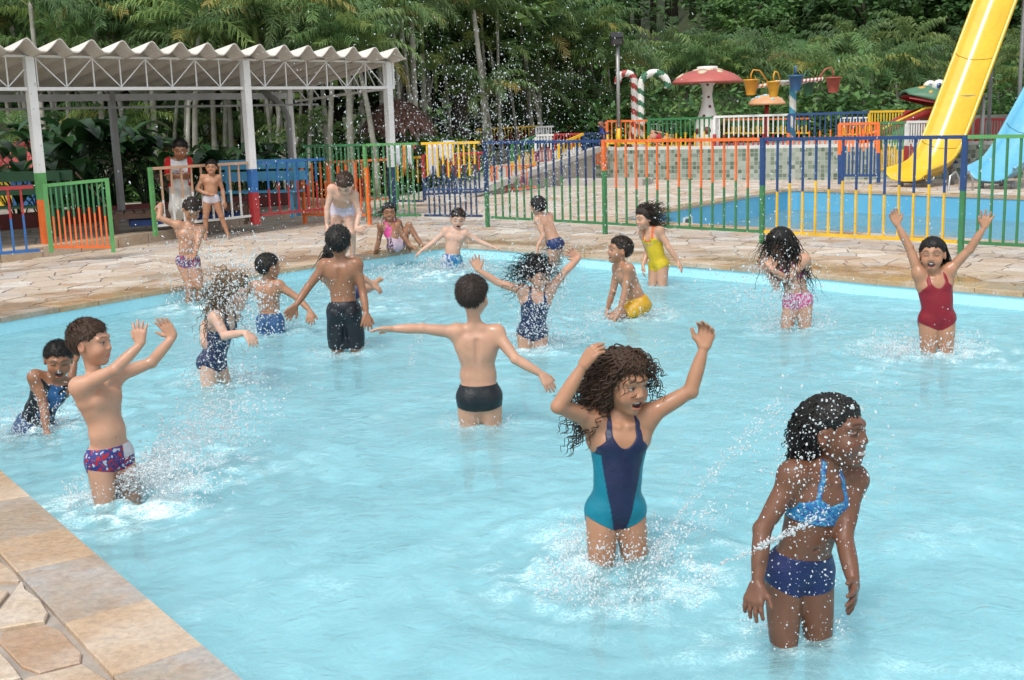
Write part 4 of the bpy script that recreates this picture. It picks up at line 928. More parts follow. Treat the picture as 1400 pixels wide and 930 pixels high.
# ---- water slides
def slide(name, path, wv, w_, wall, colr, label, c2):
    t = thing(name, (path[0].x, path[0].y, 0), label, 'water slide'); o = Vector(t.location); m = NT('fibreglass_'+c2); n1 = m.noise(1.2, 4); n2 = m.noise(8, 4, .6, .4)
    m.l(m.mix(.25, m.ramp(n1, [(.3, tuple(x*.8 for x in colr)), (.7, colr)]), m.ramp(n2, [(.3, tuple(x*.6 for x in colr)), (.7, colr)])), m.b.inputs['Base Color']); m.b.inputs['Roughness'].default_value = .22; m.b.inputs['Coat Weight'].default_value = .4
    prof = [(-w_/2-.07, wall-.05), (-w_/2-.05, wall), (-w_/2, wall), (-w_/2+.015, wall*.6), (-w_/2+.06, .16), (-w_/2+.15, .05), (-w_/2+.28, .0), (0, -.01), (w_/2-.28, 0), (w_/2-.15, .05), (w_/2-.06, .16), (w_/2-.015, wall*.6), (w_/2, wall), (w_/2+.05, wall), (w_/2+.07, wall-.05)]
    P = []; 
    for i in range(len(path)-1):
        p0, p1, p2_, p3 = path[max(i-1, 0)], path[i], path[i+1], path[min(i+2, len(path)-1)]
        for k in range(8):
            u = k/8; P.append(.5*((2*p1)+(p2_-p0)*u+(2*p0-5*p1+4*p2_-p3)*u*u+(3*p1-p0-3*p2_+p3)*u**3))
    P.append(path[-1]); vs = []; n = len(prof)
    for i, p in enumerate(P):
        tan = (P[min(i+1, len(P)-1)]-P[max(i-1, 0)]).normalized(); nr = wv.cross(tan).normalized(); nr = nr if nr.z > 0 else -nr
        fl_ = max(0, 1-i/6.0)
        for a_, b_ in prof: vs.append(p+wv*a_*(1+.10*fl_)+nr*b_*(1-.25*fl_)-o)
    fs = [(i*n+j, i*n+j+1, (i+1)*n+j+1, (i+1)*n+j) for i in range(len(P)-1) for j in range(n-1)]
    mb = MB(); mb.add(vs, fs, True); c = mb.build('chute', m.m, t); s_ = c.modifiers.new('thick', 'SOLIDIFY'); s_.thickness = .03; s_.offset = -1
    for i in (22, 34, 44):                 # joints between the sections
        if i < len(P)-1:
            ring = [vs[i*n+j]+(vs[(i)*n+7]-vs[i*n+j])*0+ (vs[(i+1)*n+j]-vs[i*n+j]).cross(vs[i*n+max(j-1, 0)]-vs[i*n+min(j+1, n-1)]).normalized()*.004 for j in range(2, n-2)]
            MB().tube(ring, .007, 4).build('section_joint', paint('joint_'+c2, tuple(x*.45 for x in colr), .6, .1), c)
    st = paint('slide_steel', (.22, .23, .24), .5, .2)
    for i in (5, 16, 30, 42):
        if i < len(P):
            for s in (-1, 1):
                q = P[i]+wv*s*w_*.38-o
                if q.z > .12: MB().tube([Vector((q.x, q.y, 0)), q-Vector((0, 0, .06))], .045, 8).build('support', st, t)
            MB().bar(P[i]-wv*w_*.45-o-Vector((0, 0, .07)), P[i]+wv*w_*.45-o-Vector((0, 0, .07)), .06).build('cross_bar', st, t)
away = Vector((.80, .60, 0)); wv_ = Vector((.60, -.80, 0))
b0 = G(1243, 257); b0.z = 0
def sp(t, z, b): p = b+away*t; return Vector((p.x, p.y, z))
slide('yellow_water_slide', [sp(-.15, .17, b0), sp(.5, .20, b0), sp(1.0, .42, b0), sp(1.45, .95, b0), sp(2.25, 2.25, b0), sp(3.15, 3.75, b0), sp(4.3, 5.6, b0)], wv_, .92, .30, (.78, .50, .03), 'steep glossy yellow water slide running down to the second pool', 'yellow')
b1 = b0+wv_*1.75+away*.15
slide('blue_water_slide', [sp(-.1, .2, b1), sp(.4, .25, b1), sp(.9, .55, b1), sp(1.6, 1.25, b1), sp(2.6, 2.3, b1), sp(4.2, 4.0, b1), sp(5.5, 5.4, b1)], wv_, .86, .34, (.16, .50, .70), 'light blue water slide running down beside the yellow one', 'blue')
# pool ladder and skimmer
ld = thing('pool_ladder', G(1303, 262), 'pair of steel grab rails of the pool ladder below the slides', 'ladder'); CH = paint('stainless', (.5, .5, .5), .2, .1, None, 5, 0, .5, .9)
for s in (0, .28):
    q = wv_*s-away*.02; MB().tube([q+away*.25, q+away*.22+Vector((0, 0, .25)), q+away*.08+Vector((0, 0, .38)), q-away*.1+Vector((0, 0, .3)), q-away*.15, q-away*.15-Vector((0, 0, .9))], .022, 8).build('grab_rail', CH, ld)
sk = (pool2[0] if False else None)
wA, wB = p2[0], p2[1]; e = (wB-wA).normalized(); inn = Vector((e.y, -e.x, 0)); c = wA.lerp(wB, .36)
skm = thing('pool_skimmer', (c.x, c.y, -.3), 'small square skimmer opening in the wall of the second pool', 'skimmer')
for d_, zz in (((-.16, .16), (.1, .13)), ((-.16, .16), (-.13, -.10)), ((-.16, -.13), (-.10, .10)), ((.13, .16), (-.10, .10))):
    q = [e*d_[0], e*d_[1], e*d_[1]+inn*.03, e*d_[0]+inn*.03]; MB().prism([(v_.x, v_.y) for v_ in (q if area2(q) > 0 else q[::-1])], zz[0], zz[1]).build('frame', WHT, skm)
q = [e*-.13, e*.13, e*.13+inn*.006, e*-.13+inn*.006]; MB().prism([(v_.x, v_.y) for v_ in (q if area2(q) > 0 else q[::-1])], -.1, .1).build('opening', paint('skimmer_dark', (.10, .13, .13), .6, .2), skm)
# ---- frog slide
fr0 = AT(1279, 160, 28.9); fg = thing('frog_slide', (fr0.x, fr0.y, UT), 'green frog head playground slide with orange spots and a red open mouth', 'frog slide'); z0 = AT(1283, 150, 28.9).z-UT
FG = paint('frog_green', (.07, .19, .11), .5, .2, None, 4); FR = paint('frog_red', (.36, .03, .03), .45, .15); FO = paint('frog_orange', (.60, .36, .08), .5, .15)
def jaw(r0_, zt, flat):
    vs = []; n, m = 14, 22
    for i in range(n+1):
        t = i/n
        for j in range(m+1):
            a_ = PI*j/m; x = -.80+1.7*t; wd = .66*math.sin(PI*min(1, .12+t*.75))**.6; hh = 1.15*zt*math.sin(PI*min(1, .06+t*.62))**.9
            vs.append((x, -wd*math.cos(a_), flat*(1-t)*.5-.12+hh*math.sin(a_)))
    fs = [(i*(m+1)+j, (i+1)*(m+1)+j, (i+1)*(m+1)+j+1, i*(m+1)+j+1) for i in range(n) for j in range(m)]
    return vs, fs
vs, fs = jaw(.6, .42, 1.0); mb = MB(); mb.add([Vector(v_)+Vector((0, 0, z0)) for v_ in vs], fs, True); hd = mb.build('head', FG, fg); s_ = hd.modifiers.new('thick', 'SOLIDIFY'); s_.thickness = .05; s_.offset = -1
mb = MB(); mb.add([Vector((v_[0]*.96, v_[1]*.94, v_[2]*.8-.02))+Vector((0, 0, z0)) for v_ in vs], fs, True); mb.build('mouth', FR, fg)
for k, (i, j) in enumerate(((4, 4), (6, 7), (8, 3), (9, 8), (11, 5), (5, 12), (8, 13), (11, 11), (3, 8), (10, 2), (7, 1))):
    c = Vector(vs[i*23+j]); nx_ = (Vector(vs[i*23+j+1])-Vector(vs[i*23+j-1])).cross(Vector(vs[(i+1)*23+j])-Vector(vs[(i-1)*23+j])).normalized()
    if nx_.z < 0: nx_ = -nx_
    x = nx_.orthogonal().normalized(); yv = nx_.cross(x); s = .05+.02*(k % 3); ring = [c+nx_*.008+(x*math.cos(q_)+yv*math.sin(q_))*s+Vector((0, 0, z0)) for q_ in np.linspace(0, 6.28, 11)[:-1]]
    MB().add(ring+[p-nx_*.03 for p in ring]+[c+nx_*.016+Vector((0, 0, z0))], [(q_, (q_+1) % 10, 20) for q_ in range(10)]+[(q_, 10+q_, 10+(q_+1) % 10, (q_+1) % 10) for q_ in range(10)], True).build('spot', FO, hd)
def sphere(r, c, n=16, sc=(1, 1, 1)): return MB().lathe([(r*math.sin(PI*i/n)*1.0+1e-4, -r*math.cos(PI*i/n)*sc[2]) for i in range(n+1)], 20, c)
for s in (-1, 1):
    ey = sphere(.17, (-.05, s*.3, z0+.54)).build('eye', WHT, fg); MB().lathe([(.001, .03), (.05, .022), (.075, .0)], 16, (-.09, s*.3-.15, z0+.56), Matrix.Rotation(math.radians(80), 3, 'X')).build('iris', paint('frog_iris', (.03, .12, .3), .2, .1), ey)
    MB().lathe([(.001, .04), (.03, .034), (.04, .02)], 12, (-.09, s*.3-.162, z0+.56), Matrix.Rotation(math.radians(80), 3, 'X')).build('pupil', BLK, ey)
    sphere(.20, (.06, s*.3, z0+.46)).build('eye_socket', FG, fg)
tg = [Vector((.3, 0, z0-.08)), Vector((-.4, 0, z0-.16)), Vector((-1.0, 0, z0-.42)), Vector((-1.5, 0, .12)), Vector((-1.8, 0, .06))]
vs = []; 
for p in tg:
    for a_, b_ in ((-.36, .18), (-.32, .02), (0, 0), (.32, .02), (.36, .18)): vs.append(p+Vector((0, a_, b_)))
mb = MB(); mb.add(vs, [(i*5+j, i*5+j+1, (i+1)*5+j+1, (i+1)*5+j) for i in range(4) for j in range(4)], True); o = mb.build('tongue_chute', FR, fg); s_ = o.modifiers.new('thick', 'SOLIDIFY'); s_.thickness = .03
MB().tube([v_+Vector((0, -.38, .2)) for v_ in tg], .03, 6).build('tongue_rail', rail('yellow'), fg)
MB().box((-.2, -.5, 0), (.7, .5, z0-.02)).build('body', FR, fg)
# wall piece right of the frog
tag(MB().box((-2, 0, 0), (6, .3, .62), Matrix.Rotation(math.radians(-22), 3, 'Z'), AT(1335, 200, 29.5)*1.0-Vector((0, 0, AT(1335, 200, 29.5).z-UT))).build('back_wall', paint('mossy_wall', (.22, .24, .20), .8, .3, None, 2)), 'grey green wall behind the slides', 'wall')
# ---- things glimpsed between the palms on the left
def hut(px, Y):
    p = AT(px, 240, Y); t = thing('play_house', (p.x, p.y, 0), 'small play house with red tiled roof left of the pavilion post', 'play house'); B_ = paint('house_blue', (.04, .14, .38), .6, .2)
    MB().box((-.7, -.5, 0), (.7, .5, .95)).build('wall', B_, t); R_ = paint('roof_red', (.45, .07, .07), .6, .2)
    rf = MB().add([(-.85, -.7, .9), (.85, -.7, .9), (.85, 0, 1.5), (-.85, 0, 1.5), (-.85, .7, .9), (.85, .7, .9)], [(0, 1, 2, 3), (3, 2, 5, 4), (0, 3, 4), (1, 5, 2), (0, 4, 5, 1)]).build('roof', R_, t)
    for r in range(5):
        for c_ in range(9):
            f = r/5; MB().box((-.86+c_*.191, 0, 0), (-.86+c_*.191+.18, .17, .025), Matrix.Rotation(math.atan2(.6, .7), 3, 'X'), (0, -.72+.7*f, .90+.6*f)).build('roof_tile', R_, rf)
    MB().box((-.2, -.515, .0), (.2, -.502, .75)).build('door', rail('yellow'), t)
hut(14, 27.0)
cl = thing('climbing_frame', (AT(208, 240, 28).x, 28, 0), 'red climbing frame half hidden by plants behind the pavilion', 'climbing frame'); RD = paint('climber_red', (.55, .03, .03), .5, .2)
for k in range(5): MB().tube([(-.55+.27*k, 0, .0), (-.55+.27*k, .1, 1.4)], .025, 6).build('upright', RD, cl)
for k in range(5): MB().tube([(-.6, 0, .4+.23*k), (.6, .05, .4+.23*k+.1)], .025, 6).build('rung', RD, cl)
for k, (px, w_) in enumerate(((270, .09), (288, .12), (300, .07))):
    p = AT(px, 240, 29.5); tag(MB().tube([(p.x, p.y, 0), (p.x, p.y, 1.75)], [w_*.5, w_*.45], 10).build('play_post', WHT), ('thin white post', 'thick white post', 'slender white post')[k]+' seen between the palm trunks behind the young man', 'post')
# thatched dome
td = AT(545, 200, 27.5); th = thing('thatched_shelter', (td.x, td.y, 0), 'round brown thatched shelter roof behind the end of the pavilion', 'shelter'); zt = AT(545, 138, 27.5).z; zb = AT(545, 176, 27.5).z
rg = random.Random(9); mb = MB(); R = .8
for k in range(1500):
    a_ = rg.uniform(0, 6.28); f = rg.random()**.6; r = R*f; z = zt-(zt-zb)*f**2.0; d = Vector((math.cos(a_), math.sin(a_), -.2-1.3*f)).normalized(); p = Vector((math.cos(a_)*r, math.sin(a_)*r, z)); s = Vector((-math.sin(a_), math.cos(a_), 0))*.02; L = rg.uniform(.15, .3)
    nrm = Vector((math.cos(a_)*f, math.sin(a_)*f, .6)).normalized()*rg.uniform(0, .05); mb.add([p-s+nrm, p+s+nrm, p+s*.4+d*L+nrm*1.5, p-s*.4+d*L+nrm*1.5], [(0, 1, 2, 3)])
STR = paint('thatch', (.15, .075, .055), .9, .4, None, 9, .3); mb.build('thatch', STR, th); MB().lathe([(.001, zt-.02), (R*.4, zt-.02-(zt-zb)*.16), (R*.75, zt-.02-(zt-zb)*.56), (R, zb-.02)], 24).build('dome', STR, th); MB().tube([(0, 0, 0), (0, 0, zt-.1)], .07, 8).build('pole', BARK, th)
# ================================================================== people: one continuous skin surface grown from a posed skeleton
def smin(a, b, k):
    h = np.clip(.5+.5*(b-a)/k, 0, 1); return b+(a-b)*h-k*h*(1-h)
def cone(a, b, ra, rb, bulge=0.0, bend=None):
    a = np.array(a, np.float32); b = np.array(b, np.float32); ab = b-a; L2 = float(ab@ab)+1e-9
    off = np.array(bend, np.float32) if bend is not None else None
    def f(X, Y, Z):
        t = ((X-a[0])*ab[0]+(Y-a[1])*ab[1]+(Z-a[2])*ab[2])/L2; t = np.clip(t, 0, 1); q = 4*t*(1-t)
        cx, cy, cz = a[0]+ab[0]*t, a[1]+ab[1]*t, a[2]+ab[2]*t
        if off is not None: cx = cx+off[0]*q; cy = cy+off[1]*q; cz = cz+off[2]*q
        return np.sqrt((X-cx)**2+(Y-cy)**2+(Z-cz)**2)-(ra+(rb-ra)*t+bulge*q)
    m = max(ra, rb)+abs(bulge)+(float(np.abs(off).max()) if off is not None else 0); return f, np.minimum(a, b)-m, np.maximum(a, b)+m
def ell(c, fr, rad):
    c = np.array(c, np.float32); A = np.array(fr, np.float32); r = np.array(rad, np.float32)     # rows of fr: the three axes
    def f(X, Y, Z):
        dx, dy, dz = X-c[0], Y-c[1], Z-c[2]; u = [(dx*A[i, 0]+dy*A[i, 1]+dz*A[i, 2]) for i in range(3)]
        k0 = np.sqrt(sum((u[i]/r[i])**2 for i in range(3))); k1 = np.sqrt(sum((u[i]/r[i]**2)**2 for i in range(3)))
        return k0*(k0-1)/np.maximum(k1, 1e-6)
    m = float(r.max()); return f, c-m, c+m
class Field:
    def __init__(s, lo, hi, h):
        s.h = h; s.lo = np.array(lo, np.float32)-4*h; s.n = np.ceil((np.array(hi)+4*h-s.lo)/h).astype(int)+1
        s.ax = [s.lo[i]+h*np.arange(s.n[i], dtype=np.float32) for i in range(3)]
    def new(s): return np.full(s.n, .5, np.float32)
    def put(s, D, prim, k, sub=False):
        f, lo, hi = prim; m = k+3*s.h
        i0 = np.maximum(0, np.floor((lo-m-s.lo)/s.h).astype(int)); i1 = np.minimum(s.n, np.ceil((hi+m-s.lo)/s.h).astype(int)+1)
        if (i1 <= i0).any(): return
        sl = tuple(slice(a, b) for a, b in zip(i0, i1)); X = s.ax[0][sl[0]][:, None, None]; Y = s.ax[1][sl[1]][None, :, None]; Z = s.ax[2][sl[2]][None, None, :]
        d = f(X, Y, Z)
        if sub: D[sl] = -smin(-D[sl], d, k)
        else: D[sl] = smin(D[sl], d, k) if k > 0 else np.minimum(D[sl], d)
    def nets(s, D):
        S = D < 0
        m = np.zeros(np.array(D.shape)-1, np.int8)
        for dx in (0, 1):
            for dy in (0, 1):
                for dz in (0, 1): m += S[dx:D.shape[0]-1+dx, dy:D.shape[1]-1+dy, dz:D.shape[2]-1+dz]
        I = np.argwhere((m > 0) & (m < 8))
        if len(I) == 0: return None
        P = np.zeros((len(I), 3)); C = np.zeros(len(I)); cor = [(0,0,0),(1,0,0),(0,1,0),(1,1,0),(0,0,1),(1,0,1),(0,1,1),(1,1,1)]
        val = [D[I[:, 0]+c[0], I[:, 1]+c[1], I[:, 2]+c[2]] for c in cor]
        for a_, b_ in ((0,1),(2,3),(4,5),(6,7),(0,2),(1,3),(4,6),(5,7),(0,4),(1,5),(2,6),(3,7)):
            va, vb = val[a_], val[b_]; x = (va < 0) != (vb < 0); t = np.where(x, va/(va-vb+1e-12), 0)
            pa, pb = np.array(cor[a_]), np.array(cor[b_]); P += np.where(x[:, None], pa+(pb-pa)*t[:, None], 0); C += x
        V = (I+P/C[:, None])*s.h+s.lo
        idm = np.full(m.shape, -1, np.int32); idm[I[:, 0], I[:, 1], I[:, 2]] = np.arange(len(I)); Q = []
        for ax in range(3):
            o1, o2 = [(1, 2), (2, 0), (0, 1)][ax]; a_ = [slice(None)]*3; b_ = [slice(None)]*3; a_[ax] = slice(0, -1); b_[ax] = slice(1, None)
            ed = np.argwhere(S[tuple(a_)] != S[tuple(b_)])
            ed = ed[(ed[:, o1] > 0) & (ed[:, o2] > 0) & (ed[:, o1] < m.shape[o1]) & (ed[:, o2] < m.shape[o2])]
            if len(ed) == 0: continue
            e1 = np.zeros(3, int); e1[o1] = 1; e2 = np.zeros(3, int); e2[o2] = 1
            g = lambda p: idm[p[:, 0], p[:, 1], p[:, 2]]
            q = np.stack([g(ed-e1-e2), g(ed-e2), g(ed), g(ed-e1)], 1); fl = S[ed[:, 0], ed[:, 1], ed[:, 2]]; q[~fl] = q[~fl][:, ::-1]; Q.append(q)
        F = np.concatenate(Q); F = F[(F >= 0).all(1)]; return V, F
def relax(V, F, n=1, w=.5):
    for _ in range(n):
        S = np.zeros_like(V); C = np.zeros(len(V))
        for a_, b_ in ((0, 1), (1, 2), (2, 3), (3, 0)):
            np.add.at(S, F[:, a_], V[F[:, b_]]); np.add.at(S, F[:, b_], V[F[:, a_]]); np.add.at(C, F[:, a_], 1); np.add.at(C, F[:, b_], 1)
        V = V+w*(S/np.maximum(C, 1)[:, None]-V)
    return V
def nrm(v): v = np.array(v, float); return v/(np.linalg.norm(v)+1e-9)
def color_mesh(name, V, F, C, mat, parent=None, origin=(0, 0, 0)):
    me = np_mesh(name, V-np.array(origin), F, True); me.materials.append(mat)
    at = me.attributes.new('tone', 'FLOAT_COLOR', 'POINT'); at.data.foreach_set('color', np.concatenate([C, np.ones((len(C), 1))], 1).astype(np.float32).ravel())
    o = bpy.data.objects.new(name, me); o.location = origin if parent is None else (0, 0, 0); link(o, parent); return o
def attr_mat(name, rough, spec=.5, sss=0.0, bumps=(90, .08), coat=0.0, var=.12, wet=False, folds=0.0):
    a = NT(name); at = a.n('Attribute'); at.attribute_name = 'tone'; n1 = a.noise(bumps[0], 4); n2 = a.noise(7, 4); n3 = a.noise(22, 2, .5, .3)
    tc = a.mix(1.0, at.outputs['Color'], a.ramp(n2, [(.3, (1-var,)*3), (.7, (1, 1, 1))]), 'MULTIPLY')
    if wet: tc = a.mix(1.0, tc, a.ramp(n3, [(.25, (.97, .91, .89)), (.5, (1, 1, 1)), (.75, (1.0, .96, .92))]), 'MULTIPLY')
    a.l(tc, a.b.inputs['Base Color'])
    if wet: a.l(a.ramp(n3, [(.38, (rough*.55,)*3), (.62, (rough*1.15,)*3)]), a.b.inputs['Roughness'])
    else: a.l(a.ramp(n2, [(.3, (rough*.75,)*3), (.7, (rough*1.2,)*3)]), a.b.inputs['Roughness'])
    a.b.inputs['Specular IOR Level'].default_value = spec
    if sss: a.b.inputs['Subsurface Weight'].default_value = sss; a.b.inputs['Subsurface Radius'].default_value = (.012, .005, .003); a.b.inputs['Subsurface Scale'].default_value = 1.0
    h = n1
    if folds: h = a.math('ADD', n1, a.math('MULTIPLY', a.noise(22, 2, .5, 1.5), folds))
    a.bump(h, bumps[1], .004); return a.m
SKIN = attr_mat('wet_skin', .5, .42, .14, (150, .05), 0, .18, True); SUIT = attr_mat('swim_fabric', .42, .4, 0, (260, .32), 0, .3, False, 3.0); HAIR = attr_mat('wet_hair', .5, .3, 0, (220, .5), 0, .35); COTTON = attr_mat('cotton', .9, .2, 0, (120, .3), 0, .2)
TONES = dict(pale=(.60, .37, .27), light=(.52, .29, .19), tan=(.42, .215, .125), brown=(.30, .14, .075), dark=(.165, .072, .040))
HAIRC = dict(black=(.008, .007, .006), dkbrown=(.020, .012, .008), brown=(.045, .024, .014), fair=(.14, .095, .055))
PEOPLE = []
def yawv(d): r = math.radians(d); return np.array([math.sin(r), -math.cos(r), 0.0])
def onray(px, py, parent, L, sg):
    d = np.array(ray(px, py)); d /= np.linalg.norm(d); c = np.array(CAM); pc = parent-c; tb = pc@d; h2 = pc@pc-tb*tb; disc = L*L-h2
    t = tb+(sg*math.sqrt(disc) if disc > 0 and sg else 0); q = c+d*t; v = q-parent
    return parent+nrm(v)*L
def person(label, s, base, pel, neck, head, yaw, larm, rarm, legs=None, pyaw=None, hyaw=None, hpitch=0, hroll=0, tone='tan', vox=.0065, hairc='black', hair='short', clothes=(), face=None, floor=None, fat=1.0, strands=(), mass=(), ndy=0.0, hdy=0.0, toe=None, group=None, fing=1.0, cut=None, seed=1, hscale=1.13, gaze=0.0):
    rs = np.random.RandomState(seed); pyaw = yaw if pyaw is None else pyaw; hyaw = yaw if hyaw is None else hyaw; fl = POOL_Z if floor is None else floor
    Y0 = G(base[0], base[1], base[2] if len(base) > 2 else WATER_Z).y if not isinstance(base, (int, float)) else base
    Pv = np.array(AT(pel[0], pel[1], Y0)); N = np.array(AT(neck[0], neck[1], Y0+ndy)); U = nrm(N-Pv); TL = .355*s
    N = Pv+U*np.clip(np.linalg.norm(N-Pv), TL*.86, TL*1.12); TLr = np.linalg.norm(N-Pv)
    def frame(up_, f): f = nrm(f-up_*(f@up_)); return np.array([nrm(np.cross(up_, f)), f, up_])       # rows: left, front, up
    FC = frame(U, yawv(yaw)); FP = frame(nrm(U*.6+np.array([0, 0, .4])), yawv(pyaw)); Lc, Fc, _ = FC; Lp, Fp, Up = FP
    hc = np.array(AT(head[0], head[1], Y0+ndy+hdy)); hd = hc-N; hl = np.clip(np.linalg.norm(hd), .125*s, .185*s); HC = N+nrm(hd)*hl
    pr = math.radians(hpitch); hu = nrm(hd)*.35+np.array([0, 0, .65]); hf = yawv(hyaw); hu = nrm(hu-hf*(hu@hf)*0.3); FH = frame(nrm(hu), hf); Lh, Fh, Uh = FH
    Fh, Uh = nrm(Fh*math.cos(pr)+Uh*math.sin(pr)), nrm(Uh*math.cos(pr)-Fh*math.sin(pr)); rr = math.radians(hroll); Lh, Uh = nrm(Lh*math.cos(rr)+Uh*math.sin(rr)), nrm(Uh*math.cos(rr)-Lh*math.sin(rr)); FH = np.array([Lh, Fh, Uh])
    T = []; A = []; B = []; fx = fat
    def t_(p, k=.035, leg=False):
        T.append((p, k*s, False))
        if not leg: B.append((p, k*s, False))
    def a_(p, k=.02, sub=False): A.append((p, k*s, sub))
    pp = lambda x, y, z: Pv+(Lp*x+Fp*y+Up*z)*s
    cp = lambda x, y, z: N+(Lc*x+Fc*y+U*(z-.355)*TLr/.355/s)*s if False else N+Lc*x*s+Fc*y*s+U*(z-.355)*TLr/.355
    # ---- torso
    t_(ell(pp(0, .0, -.005), FP, np.array([.104*fx, .078*fx, .075])*s)); t_(ell((pp(0, .012*fx, .1)+cp(0, .012*fx, .1))/2, FC, np.array([.095*fx, .075*fx, .105])*s), .05)
    t_(ell(cp(0, 0, .225), FC, np.array([.110*fx**.6, .079*fx**.6, .115])*s), .05); t_(ell(cp(0, -.008, .29), FC, np.array([.112, .06, .055])*s), .045)
    for sg in (-1, 1):
        t_(ell(pp(sg*.048, -.035, -.04), FP, np.array([.054*fx, .056, .058])*s), .03); t_(ell(cp(sg*.048, -.052, .265), FC, np.array([.04, .02, .055])*s), .025); t_(ell(cp(sg*.05, .05, .255), FC, np.array([.046, .025, .035])*s), .03)
    T.append((cone(cp(0, -.093*fx**.5, .06), cp(0, -.082, .29), .010*s, .010*s), .022*s, True)); T.append((ell(pp(0, .093*fx, .085), FP, np.array([.006, .014, .007])*s), .008*s, True))
    for sg in (-1, 1): t_(cone(cp(sg*.02, .05, .325), cp(sg*.095, .018, .338), .010*s, .008*s), .018)
    # ---- legs
    J = {}
    for sg, nm in ((1, 'L'), (-1, 'R')):
        hip = pp(sg*.058, 0, -.03); sp_ = (legs or {}).get(nm); TH, SHN = .285*s, .27*s
        if sp_ and len(sp_) == 2 and isinstance(sp_[0], tuple):
            kn = onray(sp_[0][0], sp_[0][1], hip, TH, sp_[0][2]); an = onray(sp_[1][0], sp_[1][1], kn, SHN, sp_[1][2])
        else:
            ox, oy = sp_ if sp_ else (sg*.02, 0.0)
            an = np.array([hip[0]+ox, hip[1]+oy, fl+.05*s]); v = an-hip; d = np.linalg.norm(v)
            if d > (TH+SHN)*.995: an = hip+v/d*(TH+SHN)*.995; v = an-hip; d = (TH+SHN)*.995
            ca = (TH*TH+d*d-SHN*SHN)/(2*TH*d); vd = v/d; fr = nrm(Fp-vd*(Fp@vd)); kn = hip+vd*TH*ca+fr*TH*math.sqrt(max(0, 1-ca*ca))
        J[nm] = (hip, kn, an); bk = -Fp; td = nrm(np.array([Fp[0], Fp[1], -.15])) if toe is None else nrm(toe)
        sd = nrm(an-kn); cb = nrm(bk-sd*(bk@sd))*.010*s
        t_(cone(hip, kn, .066*s*fx, .043*s, .004*s), .03, True); B.append((cone(hip, hip+(kn-hip)*.3, .066*s*fx, (.066*fx-.3*(.066*fx-.043))*s, 0), .03*s, False)); t_(cone(kn, an, .041*s, .026*s, .004*s, cb), .015, True); t_(ell(kn+nrm(Fp)*.006*s, FP, np.array([.037, .037, .042])*s), .02, True)
        t_(cone(an-td*.015*s+sd*.025*s, an+td*.085*s+sd*.042*s, .026*s, .019*s), .015, True)
        for q in range(5): o = nrm(np.cross(td, sd))*(q-2)*.0095*s; t_(cone(an+td*.08*s+sd*.044*s+o, an+td*(.125-.006*abs(q-1))*s+sd*.05*s+o, .0095*s, .0075*s), .006, True)
    # ---- neck, shoulders, arms, hands
    nb = HC-Uh*.07*s*hscale-Fh*.012*s
    a_(cone(N-U*.025*s, nb, .041*s, .037*s), .02); B.append((cone(N-U*.025*s, N, .041*s, .037*s), .02*s, False))
    for sg, arm in ((1, larm), (-1, rarm)):
        sh = cp(sg*.118, -.002, .315)
        if arm is None: arm = [None]
        if arm[0] is None: el = sh+(-U*.97+Lc*sg*.22)*.205*s
        else: el = onray(arm[0][0], arm[0][1], sh, .205*s, arm[0][2])
        ud = nrm(el-sh); lift = max(0, ud@U); sh = sh+U*(.045*lift+.008*max(0, abs(ud@(Lc*sg))))*s-Lc*sg*.014*lift*s
        if arm[0] is None: wr = el+(-U*.95+Fc*.3)*.18*s; tip = wr+nrm(-U*.9+Fc*.3)*.1*s; pn = -Lc*sg
        else:
            el = onray(arm[0][0], arm[0][1], sh, .205*s, arm[0][2]); wr = onray(arm[1][0], arm[1][1], el, .178*s, arm[1][2]); tip = onray(arm[2][0], arm[2][1], wr, .125*s, arm[2][2]); pn = np.array(arm[3], float)
        opt = arm[4] if len(arm) > 4 else {}
        a_(ell(sh, FC, np.array([.045, .043, .045])*s), .04); a_(cone(cp(sg*.035, -.012, .345), sh+U*.006*s, .036*s, .034*s), .03)
        a_(cone(cp(sg*.085, -.005, .26), sh, .05*s, .042*s), .04)
        B.append((cone(cp(sg*.035, -.012, .345), cp(sg*.035, -.012, .345)+(sh+U*.006*s-cp(sg*.035, -.012, .345))*.75, .036*s, .0345*s), .03*s, False))
        if any(c[0] == 'shirt' for c in clothes): B.append((cone(sh, sh+(el-sh)*.62, .043*s, .042*s), .03*s, False))
        a_(cone(sh, el, .0375*s, .0270*s, .0035*s), .025); a_(cone(el, wr, .0285*s, .0180*s, .0055*s), .014); a_(ell(el+nrm((el-sh)/np.linalg.norm(el-sh)-(wr-el)/np.linalg.norm(wr-el)+1e-6)*.010*s, np.eye(3), np.array([.021, .021, .021])*s), .012)
        d = nrm(tip-wr); pn = nrm(pn-d*(pn@d)); side = np.cross(d, pn)*(1 if sg == -1 else -1); hs = s*1.02; fr_ = fing
        curl = opt.get('curl', .35); spl = opt.get('splay', .16)
        kn_ = []
        for q in range(4):                            # metacarpals and fingers: little finger to index
            o = (-.026, -.009, .009, .026)[q]; k0 = wr+d*.012*hs+side*o*.55*hs; k1 = wr+d*(.064-.004*abs(q-2))*hs+side*o*hs
            a_(cone(k0, k1, .0135*hs, .0115*hs), .012)
            fl_ = (.043, .054, .060, .053)[q]*hs; sa = (q-1.5)*spl; f0 = nrm(d*math.cos(sa)+side*math.sin(sa)); c1 = curl*(1+.12*q*opt.get('fan', 0)); f1 = nrm(f0*math.cos(c1*.6)+pn*math.sin(c1*.6)); f2 = nrm(f0*math.cos(c1*1.7)+pn*math.sin(c1*1.7))
            m_ = k1+f1*fl_*.52; a_(cone(k1-f1*.006*s, m_, .0088*hs*fr_, .0080*hs*fr_), .005); a_(cone(m_, m_+f2*fl_*.5, .0080*hs*fr_, .0066*hs*fr_), .003)
